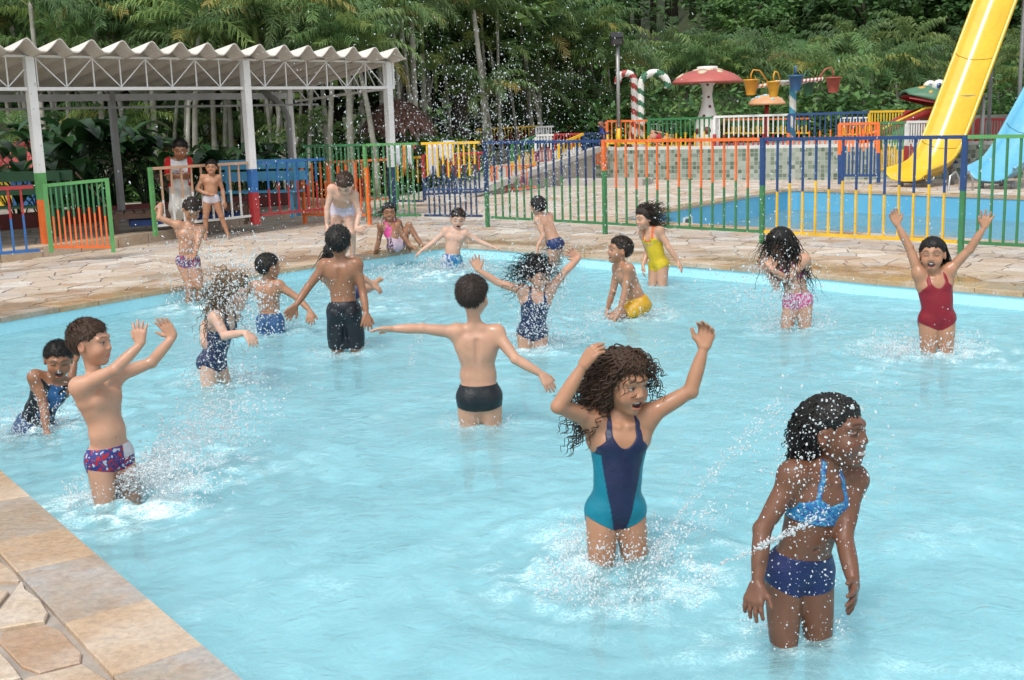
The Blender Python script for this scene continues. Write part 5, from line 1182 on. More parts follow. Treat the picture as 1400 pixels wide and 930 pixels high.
        th0 = wr+d*.016*hs+side*.016*hs; th1 = th0+nrm(side*.75+d*.62+pn*.3)*.036*hs; th2 = th1+nrm(side*.42+d*.88+pn*.2)*.034*hs
        a_(cone(th0, th1, .0125*hs, .0100*hs), .010); a_(cone(th1, th2, .0098*hs*fr_, .0075*hs*fr_), .004)
    # ---- head
    S = s*hscale; hp = lambda x, y, z: HC+(Lh*x+Fh*y+Uh*z)*S
    HEAD = []
    def h_(p, k=.02, sub=False): HEAD.append((p, k*S, sub))
    h_(ell(hp(0, -.012, .024), FH, np.array([.073, .088, .080])*S)); h_(ell(hp(0, .022, -.036), FH, np.array([.055, .058, .066])*S), .035); h_(ell(hp(0, .052, -.084), FH, np.array([.024, .021, .020])*S), .022)
    for sg in (-1, 1):
        h_(ell(hp(sg*.034, .05, -.034), FH, np.array([.026, .024, .026])*S), .022); h_(cone(hp(sg*.012, .078, .024), hp(sg*.045, .064, .022), .010*S, .008*S), .014)
        h_(ell(hp(sg*.031, .087, .001), FH, np.array([.017, .013, .010])*S), .010, True); h_(ell(hp(sg*.031, .0655, .0), FH, np.array([.0135, .0125, .0105])*S), .004)
        h_(ell(hp(sg*.074, -.008, -.008), FH, np.array([.009, .017, .027])*S), .006); h_(ell(hp(sg*.084, -.004, -.006), FH, np.array([.006, .009, .016])*S), .004, True)
    h_(cone(hp(0, .078, .010), hp(0, .0885, -.023), .0080*S, .0095*S), .012); 
    for sg in (-1, 1): h_(ell(hp(sg*.0105, .083, -.028), FH, np.array([.0085, .010, .0075])*S), .006)
    fc = dict(mouth='smile', eyes='open'); fc.update(face or {})
    mo = {'open': (.024, .011), 'shout': (.024, .0165), 'smile': (.026, .0055), 'closed': (.020, .004)}[fc['mouth']]; mz = -.060
    h_(ell(hp(0, .074, mz+mo[1]*1.1), FH, np.array([mo[0]*.95, .010, .0065])*S), .007); h_(ell(hp(0, .072, mz-mo[1]*1.1), FH, np.array([mo[0]*.8, .011, .0075])*S), .007)
    if mo[1] > .01: h_(ell(hp(0, .084, mz), FH, np.array([mo[0], .018, mo[1]])*S), .005, True)
    elif fc['mouth'] == 'smile': h_(ell(hp(0, .086, mz), FH, np.array([mo[0], .008, .005])*S), .004, True)
    allp = [p for p, _, _ in T+A+HEAD]; lo = np.min([p[1] for p in allp], 0); hi = np.max([p[2] for p in allp], 0)
    if cut is not None: lo[2] = max(lo[2], cut)
    g = Field(lo, hi, vox); DT = g.new(); DA = g.new(); DH = g.new()
    for p, k, sub in T: g.put(DT, p, k, sub)
    for p, k, sub in A: g.put(DA, p, k, sub)
    for p, k, sub in HEAD: g.put(DH, p, k, sub)
    DB = g.new()
    for p, k, sub in B: g.put(DB, p, k, sub)
    D = smin(DT, DA, .022*s); D = smin(D, DH, .014*s)
    V, F = g.nets(D); V = relax(V, F, 1, .35)
    def hloc(P): q = (P-HC)/S; return q@Lh, q@Fh, q@Uh
    def tloc(P):
        q = (P-Pv)/s; xp, yp, zp = q@Lp, q@Fp, q@Up; q = (P-N)/s; xc, yc, zc = q@Lc, q@Fc, .355+(q@U)*.355*s/TLr; w_ = np.clip((zp-.06)/.16, 0, 1); w_ = w_*w_*(3-2*w_)
        return xp*(1-w_)+xc*w_, yp*(1-w_)+yc*w_, zp*(1-w_)+zc*w_
    # ---- skin colour
    base_c = np.array(TONES[tone]); C = np.tile(base_c, (len(V), 1)); x, y, z = hloc(V); ax = np.abs(x); inh = (z > -.13) & (z < .13) & (np.sqrt(x*x+y*y) < .12)
    def blend(m, c, w=1.0): m = np.clip(m, 0, 1)[:, None]*w; C[:] = C*(1-m)+np.array(c)*m
    front = inh & (y > .03)
    blend(front*np.exp(-(((ax-.038)/.022)**2+((z+.033)/.02)**2)), base_c*np.array([1.12, .86, .82]), .6)
    hcol = np.array(HAIRC[hairc]); vs_ = max(1.0, vox/.004)
    lw = .0038*vs_**.4
    blend(front*(y > .05)*np.exp(-((z-.025-.004*np.cos((ax-.03)*90))/lw)**2)*np.clip((.05-ax)/.008, 0, 1)*np.clip((ax-.010)/.006, 0, 1), hcol*1.3, .85)
    if fc['eyes'] == 'open':
        ee = ((ax-.031)/.0125)**2+((z-.0005)/.0045)**2; blend(front*(y > .05)*np.clip((1.25-ee)*3, 0, 1), (.40, .37, .34), .85); ir = ((x-np.sign(x)*.031-gaze)/.0058)**2+((z-.0008)/.0056)**2; blend(front*(y > .05)*np.clip((1.2-ir)*3, 0, 1), (.018, .010, .007))
        blend(front*(y > .05)*np.exp(-((z-.0055+((ax-.031)/.03)**2*.012)/.0026)**2)*np.clip((.0155-np.abs(ax-.031))/.003, 0, 1), (.015, .01, .008), .9)
    else:
        blend(front*(y > .05)*np.exp(-((z+.001+((ax-.031)/.016)**2*.003)/(.0032*vs_**.5))**2)*np.clip((.0165-np.abs(ax-.031))/.003, 0, 1), (.02, .012, .009), .92)
    ml = ((x/(mo[0]*1.05))**2+((z-mz)/(mo[1]+.0065))**2); blend(front*(y > .05)*np.clip((1.15-ml)*3, 0, 1), base_c*np.array([1.0, .55, .55]), .8)
    if fc['mouth'] != 'closed':
        mi = (x/mo[0])**2+((z-mz)/max(mo[1], .005))**2; blend(front*(y > .03)*np.clip((1.05-mi)*4, 0, 1)*(np.clip((.081-y)/.004, 0, 1) if mo[1] > .01 else 1), (.06, .012, .012) if mo[1] > .01 else (.55, .52, .46)); 
        if mo[1] > .01 and vox >= .0066: blend(front*(y > .03)*np.clip((1.0-mi)*4, 0, 1)*np.clip((z-mz-mo[1]*.35)/.003, 0, 1)*np.clip((mz+mo[1]*.8-z)/.003, 0, 1)*np.clip((.030-0-np.abs(y-.055))/.01, 0, 1)*(np.abs(x) < mo[0]*.7), (.55, .52, .46), .85)
    blend(inh*(ax > .068)*(np.abs(y+.008) < .02), base_c*np.array([1.08, .8, .74]), .4)
    for nm in 'LR':
        kd = np.linalg.norm(V-J[nm][1], axis=1)/s; blend(np.exp(-(kd/.04)**2), base_c*np.array([.86, .76, .72]), .5)
    origin = (Pv[0], Pv[1], min(J['L'][2][2], J['R'][2][2])-.05*s)
    body = color_mesh('person', V, F, C, SKIN, None, origin); tag(body, label, 'person', group)
    def child(nm, D2, colfn, mat, loc=tloc):
        r = g.nets(D2)
        if r is None: return None
        V2, F2 = r; V2 = relax(V2, F2, 1, .4); c = colfn(V2, *loc(V2)); return color_mesh(nm, V2-np.array(origin), F2, c, mat, body)
    X = g.ax[0][:, None, None]; Yg = g.ax[1][None, :, None]; Zg = g.ax[2][None, None, :]
    def gloc(O, Fm): dx, dy, dz = X-O[0], Yg-O[1], Zg-O[2]; return [(dx*Fm[i][0]+dy*Fm[i][1]+dz*Fm[i][2])/s for i in range(3)]
    if clothes:
        xp, yp, zp = gloc(Pv, FP); xc, yc, zc = gloc(N, FC); zc = .355+zc*(.355*s/TLr); w_ = np.clip((zp-.06)/.16, 0, 1); w_ = w_*w_*(3-2*w_); gx = np.abs(xp*(1-w_)+xc*w_); gxs = xp*(1-w_)+xc*w_; gy = yp*(1-w_)+yc*w_; gz = zp*(1-w_)+zc*w_; del w_
        near_t = (gx < .2) & (np.abs(gy) < .2)
        for kind, nm, colfn, *opt in clothes:
            o = opt[0] if opt else {}; DS = DB
            th = o.get('th', .0045)*s
            def colf(V2, x, y, z, colfn=colfn):
                c = np.array([colfn(*v) for v in zip(x, y, z)]) if callable(colfn) else np.tile(np.array(colfn, float), (len(V2), 1)); return c
            if kind == 'onepiece':
                leg = np.where(gy > -.01, -.098+.52*np.maximum(gx-.016, 0), -.105+.30*np.maximum(gx-.02, 0))-gz; nk = np.where(gy > 0, .245, .215)
                pan = np.maximum(gz-(nk+np.minimum((gx/.05)**2*.05, .2)), gx-(.076+1.0*np.maximum(.275-gz, 0))); st = np.maximum(np.maximum(np.abs(gx-.062)-.014, gz-.46), .2-gz); R = np.maximum(leg*.8, np.minimum(pan*.7, st))
            elif kind == 'briefs':
                R = np.maximum((np.where(gy > -.01, -.098+.34*np.maximum(gx-.02, 0), -.105+.22*np.maximum(gx-.02, 0))-gz)*.9, gz-o.get('top', .045))
            elif kind == 'top':
                fr_ = np.maximum(np.maximum(gz-(.275-.5*np.abs(gx-.05)), .178-gz), 0*gz-1); st = np.maximum(np.maximum(np.abs(gx-.055+.25*np.maximum(gz-.27, 0))-.008, gz-.47), .25-gz); R = np.minimum(np.where(gy < 0, np.abs(gz-.2)-.012, fr_), st)
            elif kind == 'vest': R = np.maximum(np.maximum(gz-(.33+.5*np.maximum(gx-.05, 0)), .0-gz), gx-.118)
            elif kind in ('shorts', 'skirt'):
                lv = o.get('len', .55); R = gz-.055; f2 = g.new()
                g.put(f2, ell(pp(0, 0, -.0), FP, np.array([.118*fx, .092*fx, .095])*s), .0)
                for q in 'LR':
                    hip, kn, an = J[q]
                    if kind == 'skirt': kn2 = an
                    g.put(f2, cone(hip, hip+(kn-hip)*(lv+.25 if kind == 'shorts' else 1), .078*s*fx, (.070 if kind == 'shorts' else .085)*s), .02*s)
                    if kind == 'skirt': g.put(f2, cone(kn, kn+(an-kn)*.5, .085*s, .085*s), .05*s)
                    d = nrm(kn-hip); tt = ((X-hip[0])*d[0]+(Yg-hip[1])*d[1]+(Zg-hip[2])*d[2])
                if kind == 'shorts':
                    ends = []
                    for q in 'LR':
                        hip, kn, an = J[q]; d = nrm(kn-hip); ends.append(((X-hip[0])*d[0]+(Yg-hip[1])*d[1]+(Zg-hip[2])*d[2])-.285*s*lv)
                    sel = gxs > 0; R = np.maximum(R*s, np.where(sel, ends[0], ends[1]))/s
                DS = f2+.004*s*np.sin(gx*70+gz*25)*np.clip(-gz*8, 0, 1); DS = np.minimum(DS, DT-.003*s) if kind == 'shorts' else DS; th = 0
            elif kind == 'shirt':
                R = np.maximum(gz-(.345+.45*np.maximum(gx-.04, 0)), -.06-gz); R = np.maximum(R, gx-.20)
            DC = np.maximum(DS-th, R*s); DC[~near_t & (np.zeros_like(DC) == 0)] = .5 if kind not in ('shirt', 'skirt') else DC[~near_t & (np.zeros_like(DC) == 0)]
            child(nm, DC, colf, COTTON if kind in ('shirt', 'skirt') else SUIT)
        del xp, yp, zp, xc, yc, zc, gx, gy, gz, gxs
    if mo[1] > .01 and vox < .0066:
        tb = MB(); tb.lathe([(math.sin(PI*i/8)+1e-3, -math.cos(PI*i/8)) for i in range(9)], 14); tv = np.array(tb.v)*np.array([mo[0]*.72, .011, mo[1]*.42])*S; tv = HC+(Uh*(mz+mo[1]*.55)+Fh*.066)*S+tv[:, :1]*Lh+tv[:, 1:2]*Fh+tv[:, 2:]*Uh-np.array(origin); tb.v = [tuple(p) for p in tv]; tb.build('teeth', paint('tooth', (.62, .58, .50), .3, .05), body)
    # ---- hair
    if hair:
        HD = g.new(); g.put(HD, ell(hp(0, -.012, .024), FH, np.array([.0745, .0895, .0815])*S), 0)
        q = [v_*s/S for v_ in gloc(HC, FH)]; hx, hy, hz = np.abs(q[0]), q[1], q[2]
        thick = {'short': .010, 'slick': .009, 'curl': .016, 'long': .012}[hair]
        hln = np.interp(hy, [-.1, -.05, -.02, .005, .03, .055, .09], [-.082, -.070, -.015, .02, .015, .046, .052]) if hair in ('short', 'slick') else np.interp(hy, [-.1, -.02, .005, .03, .05, .09], [-.10, -.08, -.03, .01, .044, .055])
        nz = .0026*np.sin(q[0]*310+np.sin(hy*190)*2)*np.sin(hy*280+q[0]*100)+.0022*np.sin(hz*330+q[0]*160)*np.sin(hy*250)
        HD = np.maximum(HD-((thick+nz*(2.0 if hair == 'curl' else 1.0))*np.clip((hz-hln)/.03, .12, 1))*S, (hln-hz+.004*np.sin(q[0]*150)+.004*np.sin(q[0]*390+hy*200))*S*.85)
        for c, r in mass:
            g.put(HD, ell(hp(*c), FH, np.array(r)*S), .02*S)
        hf_ = lambda V2, *a2: np.tile(hcol, (len(V2), 1))*(1+.5*rs.rand(len(V2), 1))
        HD = np.maximum(HD, .0015-(DH if False else DH*0+1)) if False else HD
        r = g.nets(HD); V2, F2 = r; hm = color_mesh('hair', V2-np.array(origin), F2, hf_(V2), HAIR, body)
        # locks
        mb = MB(); lx, ly, lz = hloc(V2); nm_ = (V2-(HC+Uh*.02*S)); nm_ = nm_/np.linalg.norm(nm_, axis=1)[:, None]
        outer = np.where((np.sqrt((lx/.08)**2+((ly+.012)/.095)**2+((lz-.024)/.088)**2) > .97))[0]
        if len(outer) == 0: outer = np.arange(len(V2))
        if hair == 'short':
            for i in rs.choice(outer, 1500 if vox < .005 else 520):
                n_ = nm_[i]; tn = np.array([0, 0, -1.0])+Fh*(.8 if lz[i] > .06 else -.2)+rs.randn(3)*.35; tn = nrm(tn-n_*(tn@n_)); L = rs.uniform(.014, .032)*S; w2 = nrm(np.cross(n_, tn))*.0026*s*(1 if vox < .005 else 1.8)
                p0 = V2[i]-n_*.002; p1 = p0+(tn*.8+n_*.28)*L; mb.add([Vector(p0-w2-np.array(origin)), Vector(p0+w2-np.array(origin)), Vector(p1-np.array(origin))], [(0, 1, 2)])
        for st in strands:
            cand = outer[[k for k in range(len(outer)) if st.get('sel', lambda x, y, z: True)(lx[outer[k]], ly[outer[k]], lz[outer[k]])]]
            if len(cand) == 0: continue
            for i in rs.choice(cand, st['n']):
                p = V2[i].copy(); n_ = nm_[i]; L = st['len']*rs.uniform(.55, 1.15)*s; seg = st.get('seg', 10); dr = n_*st.get('out', .8)+Uh*.2; flow = np.array(st['flow'], float)+rs.randn(3)*st.get('var', .2); pts = []; ph = rs.uniform(0, 6.28); rc = st.get('curl', 0)*s*rs.uniform(.6, 1.3); fq = st.get('freq', 2.5)*rs.uniform(.8, 1.2)*6.28
                for k in range(seg+1):
                    t = k/seg; o1 = nrm(np.cross(dr, [.3, .1, 1])); o2 = nrm(np.cross(dr, o1)); amp = rc*min(1, t*3); pts.append(Vector(p+(o1*math.cos(ph+fq*t)+o2*math.sin(ph+fq*t))*amp-np.array(origin)))
                    dr = nrm(dr*(1-st.get('grav', .28))+flow*st.get('grav', .28)); p = p+dr*L/seg
                    q_ = (p-(HC+(Uh*.024-Fh*.012)*S)); e_ = np.array([q_@Lh/.078, q_@Fh/.094, q_@Uh/.086])/S; en = np.linalg.norm(e_)
                    if en < 1.03: p = p+q_*(1.04/en-1)
                    if st.get('body', True):                              # keep the locks outside the torso
                        w3 = (p-N)@U
                        if w3 < 0 and w3 > -.25*s:
                            a3 = p-N-U*w3; e3 = math.hypot((a3@Lc)/(.125*s), (a3@Fc)/(.09*s))
                            if e3 < 1.0: p = p+a3*(1.0/max(e3, .2)-1)
                r0_ = st.get('rad', .0035)*s; mb.tube(pts, [r0_*(1-.75*k/seg) for k in range(seg+1)], 4, False)
        if mb.f:
            me = mb.mesh('hair_locks', HAIR); at = me.attributes.new('tone', 'FLOAT_COLOR', 'POINT'); nvv = len(me.vertices); cc = np.concatenate([np.tile(hcol, (nvv, 1))*(1+.6*rs.rand(nvv, 1)), np.ones((nvv, 1))], 1); at.data.foreach_set('color', cc.astype(np.float32).ravel())
            link(bpy.data.objects.new('hair_locks', me), hm)
    PEOPLE.append(dict(P=Pv, N=N, H=HC, s=s, J=J, o=origin)); return body
# ---- colours of the swimwear
NAVY = (.012, .018, .065); TEAL = (.0, .19, .27)
def navy_teal(x, y, z): return TEAL if abs(x) > .088-.20*(.21-z) and z < .215 else NAVY
def hash3(x, y, z, f): return mnoise.noise(Vector((x*f, y*f, z*f)))
def print_red(x, y, z):
    if x > .03 and y > 0 and z > -.03+.0: return (.62, .62, .66)
    v = hash3(x, y, z, 60); return (.42, .02, .03) if v > .15 else ((.55, .55, .6) if v < -.38 else (.02, .04, .22))
def print_pink(x, y, z): v = hash3(x, y, z, 50); return (.30, .03, .08) if v > .1 else ((.45, .40, .45) if v < -.25 else (.07, .06, .16))
def blue_white(x, y, z): v = hash3(x, y, z, 28); return (.03, .14, .40) if v > .05 else ((.02, .26, .36) if x > .02 else (.55, .58, .66))
def dots(x, y, z): v = hash3(x, y, z, 130); return (.45, .48, .55) if v > .42 else (.014, .028, .085)
def aqua(x, y, z): v = hash3(x, y, z, 110); return (.02, .20, .42) if v > 0 else (.04, .07, .30) if v > -.25 else (.10, .36, .50)
def pinksuit(x, y, z): v = hash3(x, y, z, 70); return (.60, .06, .25) if z > .1 else ((.05, .03, .06) if abs(x) > .07 and v > -.1 else (.55, .40, .48))
def yellowsuit(x, y, z): return (.62, .12, .03) if (z > .262 and abs(x) > .05) or (z > .235 and y > 0 and abs(x) < .04) else ((.50, .22, .25) if y > .03 and abs(z-.2) < .012 and abs(abs(x)-.02) < .011 else (.62, .44, .015))
def vestc(x, y, z): return (.03, .12, .30) if y > .02 and -.02 < x < .09 and z > .05 and hash3(x, y, z, 18) > -.12 else (.008, .010, .014)
def pinkbik(x, y, z): v = hash3(x, y, z, 70); return (.60, .04, .22) if v > -.05 else (.62, .50, .55)
def shirtc(x, y, z): return (.50, .02, .02) if abs(x) > .098 else ((.45, .06, .07) if y > .04 and .2 < z < .222 and abs(x) < .05 and hash3(x, y, z, 90) > -.1 else ((.10, .10, .12) if y > .04 and .13 < z < .19 and hash3(x, y, z, 45) > .2 else (.66, .66, .66)))
CAMW = (0, -1, 0); AWAY = (0, 1, 0); IL = (-1, 0, 0); IR = (1, 0, 0); UPW = (0, 0, 1); DN = (0, 0, -1)
# 1 curly haired girl, arms thrown up
person('curly haired girl in navy and teal one-piece swimsuit throwing both arms up', 1.0, (842, 770), (842, 688), (848, 569), (853, 524), 12,
       [(951, 531, .3), (965, 468, -.3), (971, 428, -.2), (-.5, -.7, 0), dict(curl=.7, splay=.06)], [(773, 559, -.7), (801, 494, -.4), (828, 455, .4), (.7, .3, .2), dict(curl=.45, splay=.07)],
       hyaw=38, hpitch=-4, gaze=.003, tone='tan', vox=.0036, hairc='brown', hair='curl', clothes=[('onepiece', 'swimsuit', navy_teal)], face=dict(mouth='open', eyes='open'), legs={'L': (.05, .05), 'R': (-.04, -.02)},
       mass=[((0, -.045, .01), (.088, .075, .085)), ((.055, -.04, -.03), (.04, .05, .07)), ((-.065, -.035, -.03), (.05, .05, .085))],
       strands=[dict(n=210, len=.20, flow=(-.6, .1, -.9), curl=.010, freq=3.6, out=.4, grav=.35, rad=.0042, seg=22, var=.14, sel=lambda x, y, z: x < .03 and y < .06), dict(n=105, len=.13, flow=(.65, .1, -.8), curl=.010, freq=3.4, out=.35, grav=.35, rad=.0040, seg=20, var=.16, sel=lambda x, y, z: x > -.02 and y < .05), dict(n=5, len=.10, flow=(-.4, -.1, -1), curl=.007, freq=4, out=.7, grav=.35, rad=.002, seg=18, sel=lambda x, y, z: y > .05 and z > .03)], seed=3)
# 2 girl in blue bikini, face turned up to the side
person('dark haired girl in a blue swim top and navy bottoms laughing with a turned face', 1.0, (1088, 872), (1094, 770), (1130, 640), (1143, 590), 18,
       [(1156, 722, -.4), (1161, 768, -.3), (1167, 808, -.2), (-.7, .2, 0), dict(curl=.25, splay=.2)], [(1041, 726, .2), (1036, 794, -.5), (1026, 842, -.2), (.5, .6, 0), dict(curl=.4, splay=.1)],
       pyaw=12, hyaw=50, hpitch=8, tone='dark', vox=.0036, hairc='black', hair='slick', clothes=[('top', 'swim_top', aqua), ('briefs', 'swim_bottoms', (.012, .022, .10))], face=dict(mouth='smile', eyes='squint'), ndy=-.03,
       mass=[((0, -.065, .01), (.08, .055, .085)), ((.0, -.085, -.055), (.066, .042, .058))], strands=[dict(n=300, len=.095, flow=(-.3, .1, -1), curl=.005, freq=2.5, out=.25, grav=.4, rad=.0034, seg=12, var=.10, sel=lambda x, y, z: y < -.02)], legs={'L': (.03, .04), 'R': (-.02, -.02)}, seed=4)
# 3 boy at the left with both hands raised
person('boy in red and blue printed swim briefs holding both palms up before his face', .94, (140, 688), (149, 618), (130, 508), (123, 462), 62,
       [(206, 496, .3), (236, 462, -.2), (213, 427, -.2), (-.3, -.9, .1), dict(curl=.15, splay=.1)], [(151, 508, -.6), (182, 481, .0), (190, 441, .1), (.25, .95, 0), dict(curl=.2, splay=.2)],
       pyaw=52, hyaw=82, hpitch=0, gaze=.003, tone='light', fat=1.08, vox=.0036, hairc='brown', clothes=[('briefs', 'swim_briefs', print_red, dict(top=.04))], face=dict(mouth='closed', eyes='open'), legs={'L': (.06, .03), 'R': (-.02, -.03)}, seed=5)
# 4 boy in black vest
person('boy in black sleeveless swim vest laughing as he kneels low in the water', .92, (70, 580), (50, 575), (76, 516), (80, 492), 28,
       [(96, 528, .6), (101, 500, .3), (103, 484, 0), CAMW], [(60, 556, -.3), (63, 584, -.4), (66, 600, -.2), CAMW], legs={'L': ((72, 612, -.6), (40, 622, .9)), 'R': ((24, 603, -.3), (-6, 606, .6))}, ndy=-.10, hdy=-.06,
       hyaw=22, hpitch=-6, tone='brown', vox=.0048, hairc='black', clothes=[('vest', 'swim_vest', vestc, dict(th=.008)), ('shorts', 'swim_shorts', (.03, .08, .18))], face=dict(mouth='shout', eyes='squint'), seed=6)
# 5 boy in black trunks, seen from behind
person('boy in black swim trunks seen from behind with arms spread wide', 1.0, (655, 582), (655, 537), (650, 431), (646, 401), 182,
       [(574, 449, .2), (512, 450, -.4), (487, 450, 0), (0, -.3, -1), dict(curl=.2, splay=.06)], [(699, 483, -.4), (741, 512, -.4), (755, 532, 0), (-.5, .5, .2), dict(curl=.3, splay=.1)],
       hyaw=158, hpitch=-6, tone='light', vox=.0045, hairc='dkbrown', clothes=[('briefs', 'swim_trunks', (.008, .012, .015), dict(top=.055))], fat=1.16, legs={'L': (-.03, .0), 'R': (.05, 0)}, seed=7)
# 6 boy in long dark shorts
person('boy in long black swim shorts seen from behind with lowered arms', 1.06, (470, 482), (470, 421), (465, 356), (463, 331), 178,
       [(414, 402, .3), (405, 417, -.85), (393, 431, 0), (.3, -.5, 0), dict(curl=.2, splay=.14)], [(496, 399, .1), (500, 424, -.5), (501, 440, -.2), (-.3, .8, 0), dict(curl=.2, splay=.2)],
       tone='brown', vox=.0062, hairc='black', clothes=[('shorts', 'swim_shorts', (.010, .012, .018), dict(len=.98))], legs={'L': (-.03, 0), 'R': (.03, .02)}, fing=1.15, seed=8)
person('dark haired child half hidden behind the boy in long black shorts, one foot showing', .95, (480, 452), (482, 396), (460, 374), (457, 350), 150, None, None, legs={'L': ((490, 398, .2), (503, 393, -.2)), 'R': ((487, 402, .2), (500, 396, .4))}, toe=(.6, -.3, .3), tone='light', vox=.0075, hairc='black', hair='long', clothes=[('onepiece', 'swimsuit', (.02, .03, .09))], strands=[dict(n=60, len=.2, flow=(-.1, -.3, -1), out=.2, grav=.4, rad=.005, sel=lambda x, y, z: y < 0)], fing=1.2, seed=26)
# 7 boy with blue shorts between the splashes
person('boy in blue patterned shorts seen from behind reaching sideways', .98, (371, 456), (369, 436), (364, 386), (367, 365), 165,
       [(336, 401, .4), (322, 415, .6), (316, 424, .3), AWAY], [(403, 405, -.3), (420, 421, -.4), (424, 436, -.2), (0, .7, -.5), dict(curl=.3)], hyaw=125, tone='tan', vox=.0062, hairc='black', clothes=[('shorts', 'swim_shorts', (.03, .10, .24), dict(len=.6))], fing=1.15, seed=9)
# 8 girl with fair wet hair
person('fair haired girl in navy dotted swimsuit leaning through the spray', .98, (299, 527), (291, 489), (309, 427), (319, 402), 72,
       [(277, 444, .5), (279, 460, -.4), (287, 470, 0), (.6, .2, 0)], [(304, 452, -.6), (327, 456, -.5), (345, 466, -.2), (0, .3, -1)], hyaw=82, tone='pale', vox=.0058, hairc='fair', hair='long', clothes=[('onepiece', 'swimsuit', dots)],
       mass=[((0, -.08, -.02), (.075, .05, .1)), ((0, -.085, -.10), (.06, .045, .07))], strands=[dict(n=110, len=.26, flow=(-.15, 0, -1), curl=.012, freq=3.5, out=.5, grav=.3, rad=.005, seg=14, sel=lambda x, y, z: y < .04)], legs={'L': (.07, .05), 'R': (-.06, -.03)}, fing=1.1, seed=10)
# 9 boy jumping in
person('boy in printed briefs jumping feet first into the pool, one arm raised', 1.0, 12.3, (257, 354), (259, 308), (262, 287), 15,
       [(272, 325, -.3), (268, 342, -.4), (264, 350, -.2), (0, .5, -.5)], [(225, 301, .1), (219, 288, .3), (220, 279, 0), (.5, -.8, 0), dict(splay=.2)], legs={'L': ((272, 386, -.5), (270, 415, .6)), 'R': ((259, 388, -.5), (257, 421, .6))}, toe=(.1, -.4, -.9),
       hpitch=-38, hyaw=30, tone='tan', vox=.0064, hairc='dkbrown', clothes=[('briefs', 'swim_briefs', print_pink)], fing=1.15, face=dict(eyes='squint', mouth='closed'), seed=11)
# 10 boy on the deck in white briefs
person('boy in white briefs walking on the deck in front of the tan railing', .94, (288, 327, 0.02), (289, 270), (288, 240), (289, 229), 8,
       [(304, 259, .2), (306, 271, -.3), (308, 279, 0), (-1, .3, 0)], [(271, 257, .2), (281, 265, -.8), (290, 268, -.2), (.2, 0, 1)], legs={'L': ((303, 297, -.4), (312, 322, .6)), 'R': ((281, 299, 0), (281, 323, 0))}, floor=.02, tone='tan', vox=.0075, hairc='black', clothes=[('briefs', 'swim_briefs', (.62, .60, .66), dict(top=.05))], fing=1.25, fat=1.06, seed=12)
# 11 young man leaning on the railing
person('young man in red sleeved white shirt and white towel skirt leaning on the tan railing', 1.22, 17.75, (246, 252), (244, 217), (246, 205), 18,
       [(256, 237, -.3), (240, 241, -.95), (233, 239, 0), (0, -.3, -1)], [(231, 238, -.3), (247, 240, -.95), (254, 238, 0), (0, -.3, -1)], floor=PT, tone='brown', vox=.009, hairc='black', clothes=[('shirt', 'shirt', shirtc, dict(th=.012)), ('skirt', 'towel_skirt', (.62, .60, .55), dict(len=.72))], fing=1.3, hpitch=-12, ndy=-.12, hdy=-.05, face=dict(mouth='closed', eyes='squint'), seed=13)
# 12 boy bending at the corner of the pool
person('pale boy in lilac white trunks bending forward at the pool edge', 1.15, (484, 353, 0.02), (468, 283), (469, 262), (471, 252), -2,
       [(489, 285, -.2), (489, 303, -.2), (494, 314, -.1), (-.6, .3, 0)], [(447, 286, -.2), (447, 309, -.2), (446, 321, -.1), (.6, .3, 0)], legs={'L': ((480, 314, -.6), (482, 346, .6)), 'R': ((459, 314, -.6), (466, 346, .6))}, floor=.02, ndy=-.26, hdy=-.12, hpitch=-42, tone='pale', vox=.0072, hairc='brown', clothes=[('briefs', 'swim_trunks', (.60, .55, .66), dict(top=.06))], fing=1.2, face=dict(eyes='squint', mouth='closed'), fat=1.1, seed=14)
# 13 girl sitting on the edge
person('girl in pink swimsuit sitting at the pool edge, knees up, leaning on one arm', .98, (543, 346, 0.03), (541, 334), (532, 306), (532, 293), 30,
       [(552, 316, .5), (556, 328, .5), (559, 336, 0), AWAY], [(519, 322, .2), (516, 336, 0), (515, 342, -.3), (0, 0, -1)], legs={'L': ((560, 306, -.4), (571, 327, -.2)), 'R': ((544, 305, -.6), (557, 331, -.2))}, toe=(.7, -.5, -.2), floor=0, ndy=.08, hyaw=8, tone='brown', vox=.0068, hairc='black', hair='long', clothes=[('onepiece', 'swimsuit', pinksuit)], fing=1.15,
       strands=[dict(n=40, len=.16, flow=(-.5, .2, -1), out=.4, grav=.35, rad=.006, sel=lambda x, y, z: y < -.02)], face=dict(mouth='smile', eyes='squint'), seed=15)
# 14 boy with spread arms in the corner
person('boy in blue and white trunks wading with arms held out low at his sides', 1.0, (618, 368), (618, 353), (623, 314), (626, 299), -4,
       [(653, 329, 0), (669, 336, -.3), (679, 339, 0), (0, -.2, -1)], [(593, 331, -.2), (572, 346, -.3), (564, 353, 0), (0, -.2, -1), dict(splay=.2)], hpitch=-18, hyaw=8, tone='pale', vox=.0066, hairc='dkbrown', clothes=[('shorts', 'swim_shorts', blue_white, dict(len=.5))], fing=1.2, face=dict(eyes='squint', mouth='open'), seed=16)
# 15 boy running away to the left
person('boy in navy briefs running to the pool wall, seen from behind', 1.0, (762, 364), (758, 331), (741, 295), (736, 283), -128,
       [(741, 317, -.3), (737, 333, -.5), (736, 345, 0), IL], [(752, 312, .6), (748, 326, .6), (744, 336, 0), IL], ndy=.06, hyaw=-145, tone='light', vox=.0068, hairc='black', clothes=[('briefs', 'swim_briefs', (.012, .03, .12))], legs={'L': (.02, -.05), 'R': (-.05, .08)}, fing=1.15, seed=17)
